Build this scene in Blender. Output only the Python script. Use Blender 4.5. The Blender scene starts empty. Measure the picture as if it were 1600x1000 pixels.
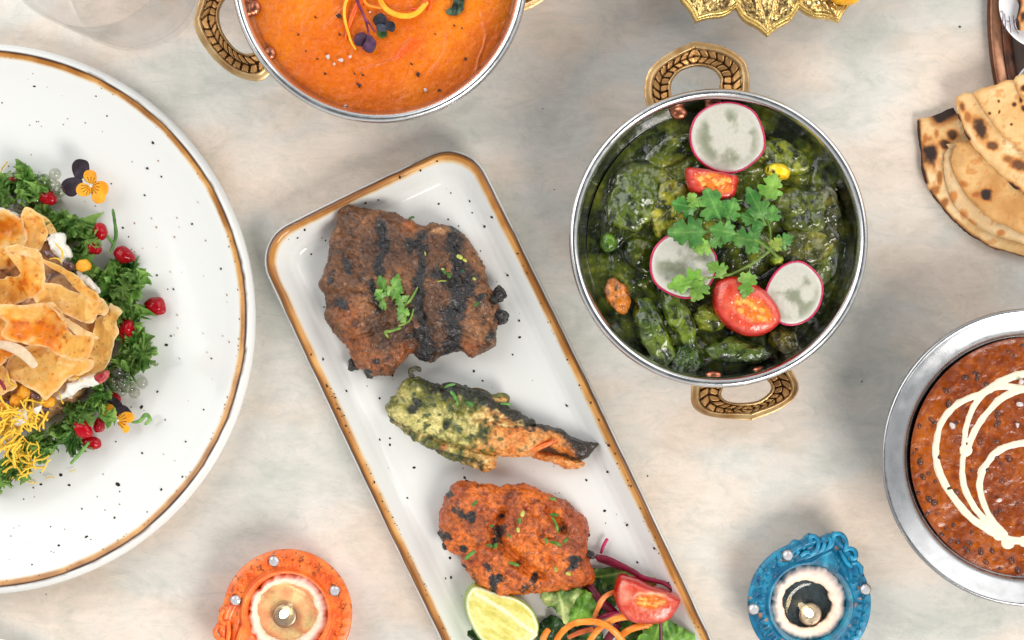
import bpy, math, random
import numpy as np
from mathutils import Vector, Matrix

# ------------------------------------------------------------------ camera, world, lights, exposure
scene = bpy.context.scene
D = 1.0                      # camera height above the table, metres
S = 1.0 / 3000.0             # one photograph pixel on the table, metres
COL = scene.collection
cam_d = bpy.data.cameras.new('camera')
cam = bpy.data.objects.new('camera', cam_d)
COL.objects.link(cam)
cam.location = (0, 0, D)
cam_d.sensor_fit = 'HORIZONTAL'
cam_d.sensor_width = 36.0
cam_d.lens = 36.0 * D / (1600 * S)
cam_d.clip_start = 0.01
cam_d.clip_end = 50
scene.camera = cam
world = bpy.data.worlds.new('World')
scene.world = world
world.use_nodes = True
wt = world.node_tree
bg = wt.nodes['Background']
# a plain room: pale walls all round, a dimmer ceiling overhead
_tc = wt.nodes.new('ShaderNodeTexCoord'); _sx = wt.nodes.new('ShaderNodeSeparateXYZ'); _rp = wt.nodes.new('ShaderNodeValToRGB')
wt.links.new(_tc.outputs['Generated'], _sx.inputs[0]); wt.links.new(_sx.outputs['Z'], _rp.inputs[0]); wt.links.new(_rp.outputs[0], bg.inputs[0])
_rp.color_ramp.elements[0].position = 0.35; _rp.color_ramp.elements[0].color = (0.95, 0.97, 1.0, 1)
_rp.color_ramp.elements[1].position = 0.95; _rp.color_ramp.elements[1].color = (0.16, 0.165, 0.17, 1)
bg.inputs[1].default_value = 0.74


def area(name, loc, target, size, power, color, size_y=None):
    ld = bpy.data.lights.new(name, 'AREA')
    ld.energy = power
    ld.color = color
    ld.size = size
    if size_y:
        ld.shape = 'RECTANGLE'
        ld.size_y = size_y
    o = bpy.data.objects.new(name, ld)
    COL.objects.link(o)
    o.location = loc
    d = Vector(target) - Vector(loc)
    o.rotation_euler = d.to_track_quat('-Z', 'Y').to_euler()
    return o


area('window_key', (0.75, -0.95, 1.15), (0, 0, 0), 0.66, 18.5, (1.0, 0.965, 0.915))
area('window_fill', (-1.05, 0.75, 1.10), (0, 0, 0), 1.5, 18.0, (0.97, 0.985, 1.0))
area('side_fill', (1.25, 0.9, 1.15), (0, 0, 0), 1.4, 12.0, (1.0, 0.975, 0.95))  # added soft lamp that lifts the table shadows, no window on this side
scene.view_settings.view_transform = 'Standard'
scene.view_settings.look = 'None'
scene.view_settings.exposure = 0.2
scene.view_settings.gamma = 1.0
scene.view_settings.use_curve_mapping = False
scene.render.engine = 'CYCLES'
scene.cycles.use_denoising = True
scene.cycles.max_bounces = 10
scene.cycles.transparent_max_bounces = 12
scene.cycles.caustics_reflective = False
scene.cycles.caustics_refractive = False
scene.cycles.sample_clamp_indirect = 6.0

rng = random.Random(11)
nrng = np.random.RandomState(5)

# ------------------------------------------------------------------ helpers


def W(px, py, z=0.0):
    k = S * (1 - z / D)
    return Vector(((px - 800) * k, -(py - 500) * k, z))


def lin(c):
    c = np.asarray(c, dtype=float) / 255.0
    return np.where(c <= 0.04045, c / 12.92, ((c + 0.055) / 1.055) ** 2.4)


def L4(r, g, b):
    return tuple(float(v) for v in lin((r, g, b))) + (1.0,)


def _h(ix, iy, iz, seed):
    n = (ix.astype(np.int64) * 374761393 + iy.astype(np.int64) * 668265263 + iz.astype(np.int64) * 1274126177 + seed * 974711) & 0xFFFFFFFF
    n = ((n ^ (n >> 13)) * 1103515245) & 0xFFFFFFFF
    n = ((n ^ (n >> 15)) * 2654435761) & 0xFFFFFFFF
    n = n ^ (n >> 16)
    return (n & 0xFFFFFF) / float(0xFFFFFF)


def vn(x, y, z, seed=0):
    x = np.asarray(x, float); y = np.asarray(y, float); z = np.asarray(z, float) + 0 * x
    ix, iy, iz = np.floor(x), np.floor(y), np.floor(z)
    fx, fy, fz = x - ix, y - iy, z - iz
    fx = fx * fx * (3 - 2 * fx); fy = fy * fy * (3 - 2 * fy); fz = fz * fz * (3 - 2 * fz)
    r = 0
    for a in (0, 1):
        for b in (0, 1):
            for c in (0, 1):
                w = (fx if a else 1 - fx) * (fy if b else 1 - fy) * (fz if c else 1 - fz)
                r = r + w * _h(ix + a, iy + b, iz + c, seed)
    return r * 2 - 1


def fbm(x, y, z, lam, octv=4, seed=0, gain=0.5):
    r = 0; a = 1.0; t = 0; f = 1.0 / lam
    for i in range(octv):
        r = r + a * vn(x * f + 17.3 * i, y * f - 9.1 * i, z * f + 3.7 * i, seed + i)
        t += a; a *= gain; f *= 2.03
    return r / t


def sstep(a, b, x):
    t = np.clip((x - a) / (b - a), 0, 1)
    return t * t * (3 - 2 * t)


def dpoly(X, Y, pts):
    d = np.full(np.shape(X), 1e9)
    for (x0, y0), (x1, y1) in zip(pts[:-1], pts[1:]):
        dx, dy = x1 - x0, y1 - y0
        t = np.clip(((X - x0) * dx + (Y - y0) * dy) / (dx * dx + dy * dy + 1e-9), 0, 1)
        d = np.minimum(d, np.hypot(X - x0 - t * dx, Y - y0 - t * dy))
    return d


def mixc(a, b, t):
    t = np.asarray(t)[..., None]
    return np.asarray(a, float) * (1 - t) + np.asarray(b, float) * t


def catmull(pts, n, closed=True):
    P = np.asarray(pts, float)
    m = len(P)
    out = []
    segs = m if closed else m - 1
    for i in range(segs):
        if closed:
            p0, p1, p2, p3 = P[(i - 1) % m], P[i], P[(i + 1) % m], P[(i + 2) % m]
        else:
            p0, p1, p2, p3 = P[max(i - 1, 0)], P[i], P[i + 1], P[min(i + 2, m - 1)]
        for t in np.linspace(0, 1, 14, endpoint=False):
            out.append(0.5 * ((2 * p1) + (-p0 + p2) * t + (2 * p0 - 5 * p1 + 4 * p2 - p3) * t * t + (-p0 + 3 * p1 - 3 * p2 + p3) * t ** 3))
    if not closed:
        out.append(P[-1])
    out = np.array(out)
    Q = np.vstack([out, out[:1]]) if closed else out
    d = np.r_[0, np.cumsum(np.linalg.norm(np.diff(Q[:, :2], axis=0), axis=1) + 1e-9)]
    s = np.linspace(0, d[-1], n, endpoint=not closed)
    return np.stack([np.interp(s, d, Q[:, k]) for k in range(Q.shape[1])], 1)


def add_obj(name, me, parent=None, loc=None):
    o = bpy.data.objects.new(name, me)
    COL.objects.link(o)
    if parent is not None:
        o.parent = parent
    if loc is not None:
        o.location = loc
    return o


def mesh(name, V, F, mat=None, cols=None, smooth=True):
    me = bpy.data.meshes.new(name)
    V = np.asarray(V, float)
    me.from_pydata(V.tolist(), [], F if isinstance(F, list) else F.tolist())
    if smooth:
        me.polygons.foreach_set('use_smooth', [True] * len(me.polygons))
    if cols is not None:
        a = me.color_attributes.new('Col', 'FLOAT_COLOR', 'POINT')
        c = np.ones((len(V), 4), np.float32)
        c[:, :3] = lin(np.clip(cols, 0, 255))
        a.data.foreach_set('color', c.ravel())
    if mat:
        me.materials.append(mat)
    me.update()
    me.calc_loop_triangles()
    tr = np.empty(len(me.loop_triangles) * 3, np.int32)
    me.loop_triangles.foreach_get('vertices', tr)
    T = (V - V.mean(0))[tr.reshape(-1, 3)]
    if np.einsum('ij,ij->i', T[:, 0], np.cross(T[:, 1], T[:, 2])).sum() < 0:
        me.flip_normals()
    return me


def tag(o, label=None, cat=None, group=None, kind=None):
    if label: o['label'] = label
    if cat: o['category'] = cat
    if group: o['group'] = group
    if kind: o['kind'] = kind
    return o


def empty(name, loc):
    o = bpy.data.objects.new(name, None)
    o.empty_display_size = 0.01
    COL.objects.link(o)
    o.location = loc
    return o


def put(name, V, F, mat, origin, parent=None, cols=None, smooth=True):
    """mesh object from world-space vertices; origin is its world location, parent an unrotated thing"""
    origin = Vector(origin)
    me = mesh(name, np.asarray(V) - np.array(origin), F, mat, cols, smooth)
    loc = origin - (parent_world(parent) if parent else Vector())
    return add_obj(name, me, parent, loc)


def parent_world(p):
    v = Vector(p.location)
    while p.parent:
        p = p.parent
        v = v + Vector(p.location)
    return v


def grid_faces(nr, ns, closed=True, off=0):
    i = np.arange(nr - 1)[:, None]
    j = np.arange(ns if closed else ns - 1)[None, :]
    a = off + i * ns + j
    b = off + i * ns + (j + 1) % ns
    return np.stack([a, b, b + ns, a + ns], -1).reshape(-1, 4)


def pebble(name, pts, z0, ht, mat, col=None, disp=None, hb=0.2, e=0.6, nseg=200, nring=50, parent=None, center=None, smooth_out=True, top=None):
    """closed lump whose plan is the outline pts (photo pixels); z0 base height, ht height in metres"""
    O = catmull(pts, nseg) if smooth_out else np.asarray(pts, float)
    if (np.roll(O[:, 0], -1) * O[:, 1] - O[:, 0] * np.roll(O[:, 1], -1)).sum() > 0:
        O = O[::-1]
    nseg = len(O)
    c = np.array(center if center is not None else O.mean(0))
    k = S * (1 - (z0 + 0.5 * ht) / D)
    R = np.hypot(*(O - c).T).mean() * k
    ph = np.linspace(0, math.pi, 600)
    rr = np.sin(ph).clip(0) ** e
    zz = np.abs(np.cos(ph)) ** e * np.sign(np.cos(ph))
    hbm = ht * hb; htm = ht - hbm
    zz = np.where(zz > 0, zz * htm, zz * hbm)
    arc = np.r_[0, np.cumsum(np.hypot(np.diff(rr * R), np.diff(zz)))]
    s = np.linspace(0, arc[-1] * 0.93, nring)
    rr = np.interp(s, arc, rr); zz = np.interp(s, arc, zz)
    rr[0] = 0.004
    P = c + rr[:, None, None] * (O - c)[None]
    Z = np.repeat((zz + hbm)[:, None], nseg, 1)
    if top is not None:
        Z = Z * top(P[..., 0], P[..., 1])
    X3 = np.stack([(P[..., 0] - 800) * k, -(P[..., 1] - 500) * k, z0 + Z], -1)
    du = np.roll(X3, -1, 1) - np.roll(X3, 1, 1)
    dv = np.gradient(X3, axis=0)
    N = np.cross(dv, du)
    N /= np.linalg.norm(N, axis=-1, keepdims=True) + 1e-12
    if N[nring // 4, :, 2].mean() < 0:
        N = -N
    N[0] = (0, 0, 1)
    d = np.zeros(Z.shape)
    if disp is not None:
        d = disp(P[..., 0], P[..., 1], Z / S)
        X3 = X3 + N * d[..., None]
        X3[..., 2] = np.maximum(X3[..., 2], z0 + 0.0001)
    cols = None
    if col is not None:
        cols = col(P[..., 0], P[..., 1], Z / S, d).reshape(-1, 3)
    F = grid_faces(nring, nseg)[:, ::-1].tolist()
    V = X3.reshape(-1, 3)
    F.append(list(range(nseg)))
    F.append(list(range((nring - 1) * nseg, nring * nseg))[::-1])
    org = Vector(((c[0] - 800) * k, -(c[1] - 500) * k, z0))
    return put(name, V, F, mat, org, parent, cols)


def sheet(name, pts, z0, zf, thick, mat, col=None, nseg=120, nring=16, parent=None, center=None, edge=None, smooth_out=True, edge_pow=1.0):
    """thin sheet with thickness, outline in photo pixels, zf(X,Y,r) metres above z0"""
    O = catmull(pts, nseg) if smooth_out else np.asarray(pts, float)
    if (np.roll(O[:, 0], -1) * O[:, 1] - O[:, 0] * np.roll(O[:, 1], -1)).sum() > 0:
        O = O[::-1]
    nseg = len(O)
    c = np.array(center if center is not None else O.mean(0))
    rr = np.linspace(0.004, 1, nring) ** edge_pow
    if edge is not None:
        O = O + edge(O[:, 0], O[:, 1])
    P = c + rr[:, None, None] * (O - c)[None]
    Rr = np.repeat(rr[:, None], nseg, 1)
    k = S * (1 - z0 / D)
    Zt = zf(P[..., 0], P[..., 1], Rr)
    rnd = thick * 0.5 * np.clip((Rr - 0.9) / 0.1, 0, 1) ** 2
    def to(Z):
        return np.stack([(P[..., 0] - 800) * k, -(P[..., 1] - 500) * k, z0 + Z], -1).reshape(-1, 3)
    T = to(Zt + thick - rnd); B = to(Zt + rnd * 0.6)
    n = nring * nseg
    F = grid_faces(nring, nseg)[:, ::-1].tolist() + (grid_faces(nring, nseg, off=n)).tolist()
    e0 = (nring - 1) * nseg
    F += [[e0 + j, e0 + (j + 1) % nseg, n + e0 + (j + 1) % nseg, n + e0 + j][::-1] for j in range(nseg)]
    F.append(list(range(nseg))); F.append(list(range(n, n + nseg))[::-1])
    cols = None
    if col is not None:
        cc = col(P[..., 0], P[..., 1], Rr).reshape(-1, 3)
        cols = np.vstack([cc, cc])
    org = Vector(((c[0] - 800) * k, -(c[1] - 500) * k, z0))
    return put(name, np.vstack([T, B]), F, mat, org, parent, cols)


def tube(name, path, radii, mat, parent=None, flat=1.0, n=90, m=10, col=None, origin=None, wob=0.0, seed=0, twist=0.0):
    """tube along path of (px, py, z metres); radii in px; flat<1 squashes it in z"""
    P = catmull([(a, b, c_ / S) for a, b, c_ in path], n, closed=False)
    R = np.interp(np.linspace(0, 1, n), np.linspace(0, 1, len(radii)), radii)
    if wob:
        R = R * (1 + wob * fbm(P[:, 0], P[:, 1], P[:, 2], 8, 2, seed))
    T = np.gradient(P, axis=0)
    T /= np.linalg.norm(T, axis=1, keepdims=True) + 1e-9
    side = np.cross(T, (0, 0, 1.0))
    ln = np.linalg.norm(side, axis=1, keepdims=True)
    side = np.where(ln > 1e-3, side / (ln + 1e-9), (1, 0, 0))
    up = np.cross(side, T)
    th = np.linspace(0, 2 * math.pi, m, endpoint=False)
    tw = twist * np.linspace(0, 1, n)
    ca = np.cos(th)[None] ; sa = np.sin(th)[None]
    a = ca * np.cos(tw)[:, None] - flat * sa * np.sin(tw)[:, None]
    b = ca * np.sin(tw)[:, None] + flat * sa * np.cos(tw)[:, None]
    taper = np.ones(n); taper[0] = taper[-1] = 0.35; taper[1] = taper[-2] = 0.85
    RR = (R * taper)[:, None]
    Q = P[:, None] + (a * RR)[..., None] * side[:, None] + (b * RR)[..., None] * up[:, None]
    zm = P[:, 2].mean() * S
    k = S * (1 - zm / D)
    V = np.stack([(Q[..., 0] - 800) * k, -(Q[..., 1] - 500) * k, Q[..., 2] * S], -1).reshape(-1, 3)
    F = grid_faces(n, m).tolist()
    F.append(list(range(m))[::-1]); F.append(list(range((n - 1) * m, n * m)))
    F = [f[::-1] for f in F]
    cols = col(Q[..., 0], Q[..., 1], Q[..., 2]).reshape(-1, 3) if col else None
    org = Vector(((P[n // 2, 0] - 800) * k, -(P[n // 2, 1] - 500) * k, P[n // 2, 2] * S)) if origin is None else Vector(origin)
    return put(name, V, F, mat, org, parent, cols)


def lathe_mesh(name, prof, ns, mat, colf=None, disp=None):
    """prof: list of (r metres, z metres) around the origin"""
    P = np.asarray(prof, float)
    th = np.linspace(0, 2 * math.pi, ns, endpoint=False)
    V = np.stack([P[:, 0:1] * np.cos(th), P[:, 0:1] * np.sin(th), np.repeat(P[:, 1:2], ns, 1)], -1)
    if disp is not None:
        V = disp(V)
    F = grid_faces(len(P), ns).tolist()
    F.append(list(range(ns))[::-1]); F.append(list(range((len(P) - 1) * ns, len(P) * ns)))
    cols = colf(V).reshape(-1, 3) if colf else None
    return mesh(name, V.reshape(-1, 3), F, mat, cols)


def prof_smooth(pts, n):
    return catmull(pts, n, closed=False)


# ------------------------------------------------------------------ materials
def pm(name, base=(200, 200, 200), attr=False, rough=0.5, metal=0.0, bumps=(), var=None, sss=0.0, sssr=0.003, coat=0.0, trans=0.0,
       ior=1.45, spec=0.5, rvar=None, sheen=0.0, alpha=1.0, transl=0.0, rnd=0.0, aniso=0.0, coat_r=0.08):
    m = bpy.data.materials.new(name)
    m.use_nodes = True
    nt = m.node_tree; N = nt.nodes; Lk = nt.links
    b = N['Principled BSDF']
    b.inputs['Roughness'].default_value = rough
    b.inputs['Metallic'].default_value = metal
    b.inputs['Coat Weight'].default_value = coat
    b.inputs['Coat Roughness'].default_value = coat_r
    b.inputs['Transmission Weight'].default_value = trans
    b.inputs['IOR'].default_value = ior
    b.inputs['Specular IOR Level'].default_value = spec
    b.inputs['Subsurface Weight'].default_value = sss
    b.inputs['Subsurface Scale'].default_value = sssr
    if aniso: b.inputs['Anisotropic'].default_value = aniso
    tc = N.new('ShaderNodeTexCoord')
    src = None
    if attr:
        a = N.new('ShaderNodeAttribute'); a.attribute_name = 'Col'
        src = a.outputs['Color']
    else:
        rgb = N.new('ShaderNodeRGB'); rgb.outputs[0].default_value = L4(*base)
        src = rgb.outputs[0]
    if var:                                  # (px wavelength, amount, detail)
        nz = N.new('ShaderNodeTexNoise'); nz.inputs['Scale'].default_value = 1 / (var[0] * S); nz.inputs['Detail'].default_value = var[2]
        Lk.new(tc.outputs['Object'], nz.inputs['Vector'])
        mr = N.new('ShaderNodeMapRange'); mr.inputs['From Min'].default_value = 0.3; mr.inputs['From Max'].default_value = 0.7
        mr.inputs['To Min'].default_value = 1 - var[1]; mr.inputs['To Max'].default_value = 1 + var[1]
        Lk.new(nz.outputs['Fac'], mr.inputs['Value'])
        mx = N.new('ShaderNodeVectorMath'); mx.operation = 'SCALE'
        Lk.new(src, mx.inputs[0]); Lk.new(mr.outputs[0], mx.inputs['Scale'])
        src = mx.outputs[0]
    if rnd:
        oi = N.new('ShaderNodeObjectInfo')
        mr = N.new('ShaderNodeMapRange'); mr.inputs['To Min'].default_value = 1 - rnd; mr.inputs['To Max'].default_value = 1 + rnd
        Lk.new(oi.outputs['Random'], mr.inputs['Value'])
        mx = N.new('ShaderNodeVectorMath'); mx.operation = 'SCALE'
        Lk.new(src, mx.inputs[0]); Lk.new(mr.outputs[0], mx.inputs['Scale'])
        src = mx.outputs[0]
    Lk.new(src, b.inputs['Base Color'])
    if rvar:                                 # (px wavelength, lo, hi)
        nz = N.new('ShaderNodeTexNoise'); nz.inputs['Scale'].default_value = 1 / (rvar[0] * S); nz.inputs['Detail'].default_value = 3
        Lk.new(tc.outputs['Object'], nz.inputs['Vector'])
        mr = N.new('ShaderNodeMapRange'); mr.inputs['From Min'].default_value = 0.35; mr.inputs['From Max'].default_value = 0.65
        mr.inputs['To Min'].default_value = rvar[1]; mr.inputs['To Max'].default_value = rvar[2]
        Lk.new(nz.outputs['Fac'], mr.inputs['Value']); Lk.new(mr.outputs[0], b.inputs['Roughness'])
    prev = None
    for (lam, dist, det) in bumps:           # px wavelength, distance in px, detail
        nz = N.new('ShaderNodeTexNoise'); nz.inputs['Scale'].default_value = 1 / (lam * S); nz.inputs['Detail'].default_value = det
        Lk.new(tc.outputs['Object'], nz.inputs['Vector'])
        bp = N.new('ShaderNodeBump'); bp.inputs['Strength'].default_value = 1.0; bp.inputs['Distance'].default_value = dist * S
        Lk.new(nz.outputs['Fac'], bp.inputs['Height'])
        if prev: Lk.new(prev, bp.inputs['Normal'])
        prev = bp.outputs[0]
    if prev: Lk.new(prev, b.inputs['Normal'])
    if transl:
        t = N.new('ShaderNodeBsdfTranslucent'); Lk.new(src, t.inputs['Color'])
        if prev: Lk.new(prev, t.inputs['Normal'])
        ms = N.new('ShaderNodeMixShader'); ms.inputs[0].default_value = transl
        Lk.new(b.outputs[0], ms.inputs[1]); Lk.new(t.outputs[0], ms.inputs[2])
        Lk.new(ms.outputs[0], N['Material Output'].inputs['Surface'])
    return m


def mat_table():
    m = bpy.data.materials.new('polished_stone'); m.use_nodes = True
    nt = m.node_tree; N = nt.nodes; Lk = nt.links; b = N['Principled BSDF']
    tc = N.new('ShaderNodeTexCoord')
    mp = N.new('ShaderNodeMapping'); mp.inputs['Rotation'].default_value = (0, 0, 0.5); mp.inputs['Scale'].default_value = (1, 1.5, 1)
    Lk.new(tc.outputs['Object'], mp.inputs['Vector'])
    def noise(lam, det, rgh=0.55, vec=None, dist=0.0):
        n = N.new('ShaderNodeTexNoise'); n.inputs['Scale'].default_value = 1 / (lam * S); n.inputs['Detail'].default_value = det
        n.inputs['Roughness'].default_value = rgh; n.inputs['Distortion'].default_value = dist
        Lk.new(vec or mp.outputs[0], n.inputs['Vector'])
        return n.outputs['Fac']
    def ramp(src, stops):
        r = N.new('ShaderNodeValToRGB'); el = r.color_ramp.elements
        while len(el) < len(stops): el.new(0.5)
        for e_, (p, c) in zip(el, stops):
            e_.position = p; e_.color = c
        Lk.new(src, r.inputs[0]); return r.outputs[0]
    def mix(f, a, b_, mode='MIX'):
        x = N.new('ShaderNodeMix'); x.data_type = 'RGBA'; x.blend_type = mode
        if isinstance(f, float): x.inputs[0].default_value = f
        else: Lk.new(f, x.inputs[0])
        Lk.new(a, x.inputs[6]); Lk.new(b_, x.inputs[7]); return x.outputs[2]
    base = ramp(noise(260, 3, 0.5, dist=0.3), [(0.33, L4(192, 196, 187)), (0.45, L4(216, 213, 204)), (0.55, L4(229, 211, 193)), (0.67, L4(227, 200, 176))])
    cloud = ramp(noise(110, 12, 0.66, dist=0.9), [(0.34, L4(186, 186, 177)), (0.5, L4(217, 211, 203)), (0.68, L4(230, 223, 215))])
    c = mix(0.45, base, cloud)
    mp2 = N.new('ShaderNodeMapping'); mp2.inputs['Rotation'].default_value = (0, 0, 0.55); mp2.inputs['Scale'].default_value = (1, 5, 1)
    Lk.new(tc.outputs['Object'], mp2.inputs['Vector'])
    streak = ramp(noise(60, 7, 0.65, mp2.outputs[0], 0.6), [(0.35, (0.86, 0.86, 0.85, 1)), (0.55, (1, 1, 1, 1)), (0.75, (1.05, 1.045, 1.04, 1))])
    c = mix(0.22, c, streak, 'MULTIPLY')
    mp3 = N.new('ShaderNodeMapping'); mp3.inputs['Rotation'].default_value = (0, 0, 0.62); mp3.inputs['Scale'].default_value = (1, 2.2, 1)
    Lk.new(tc.outputs['Object'], mp3.inputs['Vector'])
    wisp = ramp(noise(60, 15, 0.74, mp3.outputs[0], 2.6), [(0.36, (0.80, 0.82, 0.81, 1)), (0.50, (0.985, 0.98, 0.97, 1)), (0.68, (1.07, 1.05, 1.03, 1))])
    c = mix(0.55, c, wisp, 'MULTIPLY')
    vein = ramp(noise(150, 8, 0.6, dist=1.8), [(0.47, (1, 1, 1, 1)), (0.50, (1.06, 1.05, 1.04, 1)), (0.53, (1, 1, 1, 1))])
    c = mix(0.8, c, vein, 'MULTIPLY')
    grain = ramp(noise(5, 6, 0.7), [(0.3, (0.95, 0.95, 0.95, 1)), (0.7, (1.04, 1.04, 1.04, 1))])
    c = mix(0.7, c, grain, 'MULTIPLY')
    Lk.new(c, b.inputs['Base Color'])
    b.inputs['Roughness'].default_value = 0.16
    b.inputs['Specular IOR Level'].default_value = 0.42
    r = N.new('ShaderNodeMapRange'); r.inputs['To Min'].default_value = 0.08; r.inputs['To Max'].default_value = 0.26
    Lk.new(noise(90, 5), r.inputs['Value']); Lk.new(r.outputs[0], b.inputs['Roughness'])
    return m


M = {}
M['table'] = mat_table()
M['glaze'] = pm('speckled_glaze', attr=True, rough=0.12, spec=0.5, bumps=((60, 0.5, 1),))
M['speck'] = pm('glaze_speck', (48, 38, 32), rough=0.25)
M['speck_tan'] = pm('glaze_speck_tan', (150, 110, 70), rough=0.3)
M['steel'] = pm('brushed_steel', (218, 218, 217), rough=0.2, metal=1.0, var=(6, 0.04, 3), rvar=(14, 0.15, 0.27), bumps=((5, 0.06, 2),))
M['steel_worn'] = pm('worn_aluminium', (172, 173, 174), rough=0.3, metal=1.0, var=(30, 0.04, 5), rvar=(24, 0.24, 0.36), bumps=((3, 0.05, 3),))
M['brass'] = pm('cast_brass', attr=True, rough=0.4, metal=1.0, rvar=(7, 0.3, 0.52), bumps=((3, 0.25, 2),))
M['copper'] = pm('copper_rivet', (178, 112, 86), rough=0.3, metal=1.0, bumps=((4, 0.5, 2),))
M['meat'] = pm('grilled_meat', attr=True, rough=0.4, var=(7, 0.45, 6), rvar=(8, 0.12, 0.6), bumps=((14, 9.0, 5), (4, 2.2, 3)), spec=0.6, coat=0.2, coat_r=0.10)
M['prawn'] = pm('herbed_prawn', attr=True, rough=0.45, var=(5, 0.4, 4), rvar=(8, 0.15, 0.55), bumps=((10, 6.0, 5), (3.5, 2.0, 3)), coat=0.25, coat_r=0.1)
M['leaf'] = pm('fresh_leaf', attr=True, rough=0.32, var=(9, 0.28, 4), bumps=((7, 1.4, 3),), transl=0.25, rnd=0.25)
M['crisp'] = pm('fried_crisp', attr=True, rough=0.36, var=(9, 0.10, 4), bumps=((14, 2.2, 4), (4, 0.5, 2)), transl=0.42, coat=0.2, coat_r=0.22)
M['roti'] = pm('baked_flatbread', attr=True, rough=0.75, var=(9, 0.08, 5), bumps=((15, 4.0, 4), (4, 0.9, 3)), sss=0.03)
M['saag'] = pm('spinach_gravy', attr=True, rough=0.2, var=(9, 0.42, 5), rvar=(14, 0.08, 0.3), bumps=((18, 4.0, 3), (6, 0.6, 2)), coat=0.5, coat_r=0.06)
M['curry'] = pm('smooth_curry', attr=True, rough=0.34, var=(4, 0.10, 4), rvar=(7, 0.22, 0.5), bumps=((12, 0.8, 5), (3, 0.45, 3)), coat=0.08)
M['dal'] = pm('dal_gravy', attr=True, rough=0.3, var=(8, 0.16, 5), rvar=(9, 0.15, 0.5), bumps=((10, 1.1, 5), (3, 0.4, 3)), coat=0.12)
M['cream'] = pm('cream', (230, 221, 196), rough=0.3, var=(14, 0.04, 3), sss=0.15, sssr=0.004, bumps=((10, 0.4, 2),))
M['veg'] = pm('juicy_vegetable', attr=True, rough=0.2, var=(6, 0.10, 3), coat=0.4, sss=0.06, sssr=0.0015, bumps=((7, 1.6, 3),))
M['tomato'] = pm('tomato_flesh', attr=True, rough=0.16, var=(7, 0.16, 4), coat=0.6, coat_r=0.04, sss=0.08, sssr=0.0015, bumps=((9, 3.0, 3), (4, 0.8, 2)))
M['carrot'] = pm('carrot_ribbon', attr=True, rough=0.38, var=(7, 0.12, 3), sss=0.1, bumps=((6, 0.5, 3),))
M['radish'] = pm('radish_flesh', attr=True, rough=0.28, var=(5, 0.05, 4), sss=0.15, coat=0.25, bumps=((4, 0.4, 3),))
M['pom'] = pm('pomegranate_flesh', (214, 16, 36), rough=0.08, trans=0.5, ior=1.36, rnd=0.25, spec=0.6, bumps=((14, 1.6, 1),), sss=0.2)
M['pomseed'] = pm('pomegranate_seed', (235, 150, 140), rough=0.5, sss=0.2)
M['sev'] = pm('fried_noodle', (238, 196, 62), rough=0.5, var=(6, 0.14, 3), rnd=0.12, sss=0.08)
M['boondi'] = pm('fried_gram_ball', attr=True, rough=0.42, var=(5, 0.18, 3), bumps=((4, 0.7, 3),), sss=0.1)
M['petal'] = pm('flower_petal', attr=True, rough=0.55, var=(6, 0.08, 3), transl=0.15, bumps=((5, 0.3, 3),))
M['yog'] = pm('yoghurt', (226, 223, 212), rough=0.3, sss=0.2, sssr=0.003, bumps=((14, 1.2, 3),))
M['paint'] = pm('painted_clay', attr=True, rough=0.33, var=(5, 0.12, 4), rvar=(6, 0.22, 0.5), bumps=((5, 0.5, 3),), coat=0.25, coat_r=0.2)
M['wax'] = pm('white_wax', attr=True, rough=0.4, sss=0.25, sssr=0.003, bumps=((5, 0.8, 3),), var=(4, 0.05, 3))
M['gem'] = pm('cut_gem', (250, 250, 255), rough=0.02, metal=0.0, trans=0.55, ior=2.2)
M['tin'] = pm('wick_tin', (176, 160, 140), rough=0.38, metal=0.9, bumps=((5, 0.6, 3),))
M['gold'] = pm('gold_plate', attr=True, rough=0.27, metal=1.0, rvar=(6, 0.18, 0.4), bumps=((4, 0.5, 2),))
M['coppertray'] = pm('hammered_copper', attr=True, rough=0.38, metal=0.85, var=(12, 0.15, 4), bumps=((14, 1.0, 3),))
M['paper'] = pm('white_paper', (235, 236, 238), rough=0.8)
M['ink'] = pm('pen_ink', (88, 52, 86), rough=0.6)
M['white'] = pm('white_china', (236, 236, 232), rough=0.15)


def thin_glass(name, tint, fres, gain=0.45, floor=0.03):
    m = bpy.data.materials.new(name); m.use_nodes = True
    nt = m.node_tree; N = nt.nodes; Lk = nt.links
    N.remove(N['Principled BSDF'])
    t = N.new('ShaderNodeBsdfTransparent'); t.inputs[0].default_value = tint
    g = N.new('ShaderNodeBsdfGlossy'); g.inputs['Roughness'].default_value = 0.03
    f = N.new('ShaderNodeLayerWeight'); f.inputs['Blend'].default_value = fres
    pw = N.new('ShaderNodeMath'); pw.operation = 'POWER'; pw.inputs[1].default_value = 3.0
    ad = N.new('ShaderNodeMath'); ad.operation = 'MULTIPLY_ADD'; ad.inputs[1].default_value = gain; ad.inputs[2].default_value = floor
    Lk.new(f.outputs['Facing'], pw.inputs[0]); Lk.new(pw.outputs[0], ad.inputs[0])
    x = N.new('ShaderNodeMixShader')
    Lk.new(ad.outputs[0], x.inputs[0]); Lk.new(t.outputs[0], x.inputs[1]); Lk.new(g.outputs[0], x.inputs[2])
    Lk.new(x.outputs[0], N['Material Output'].inputs['Surface'])
    return m


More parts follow.
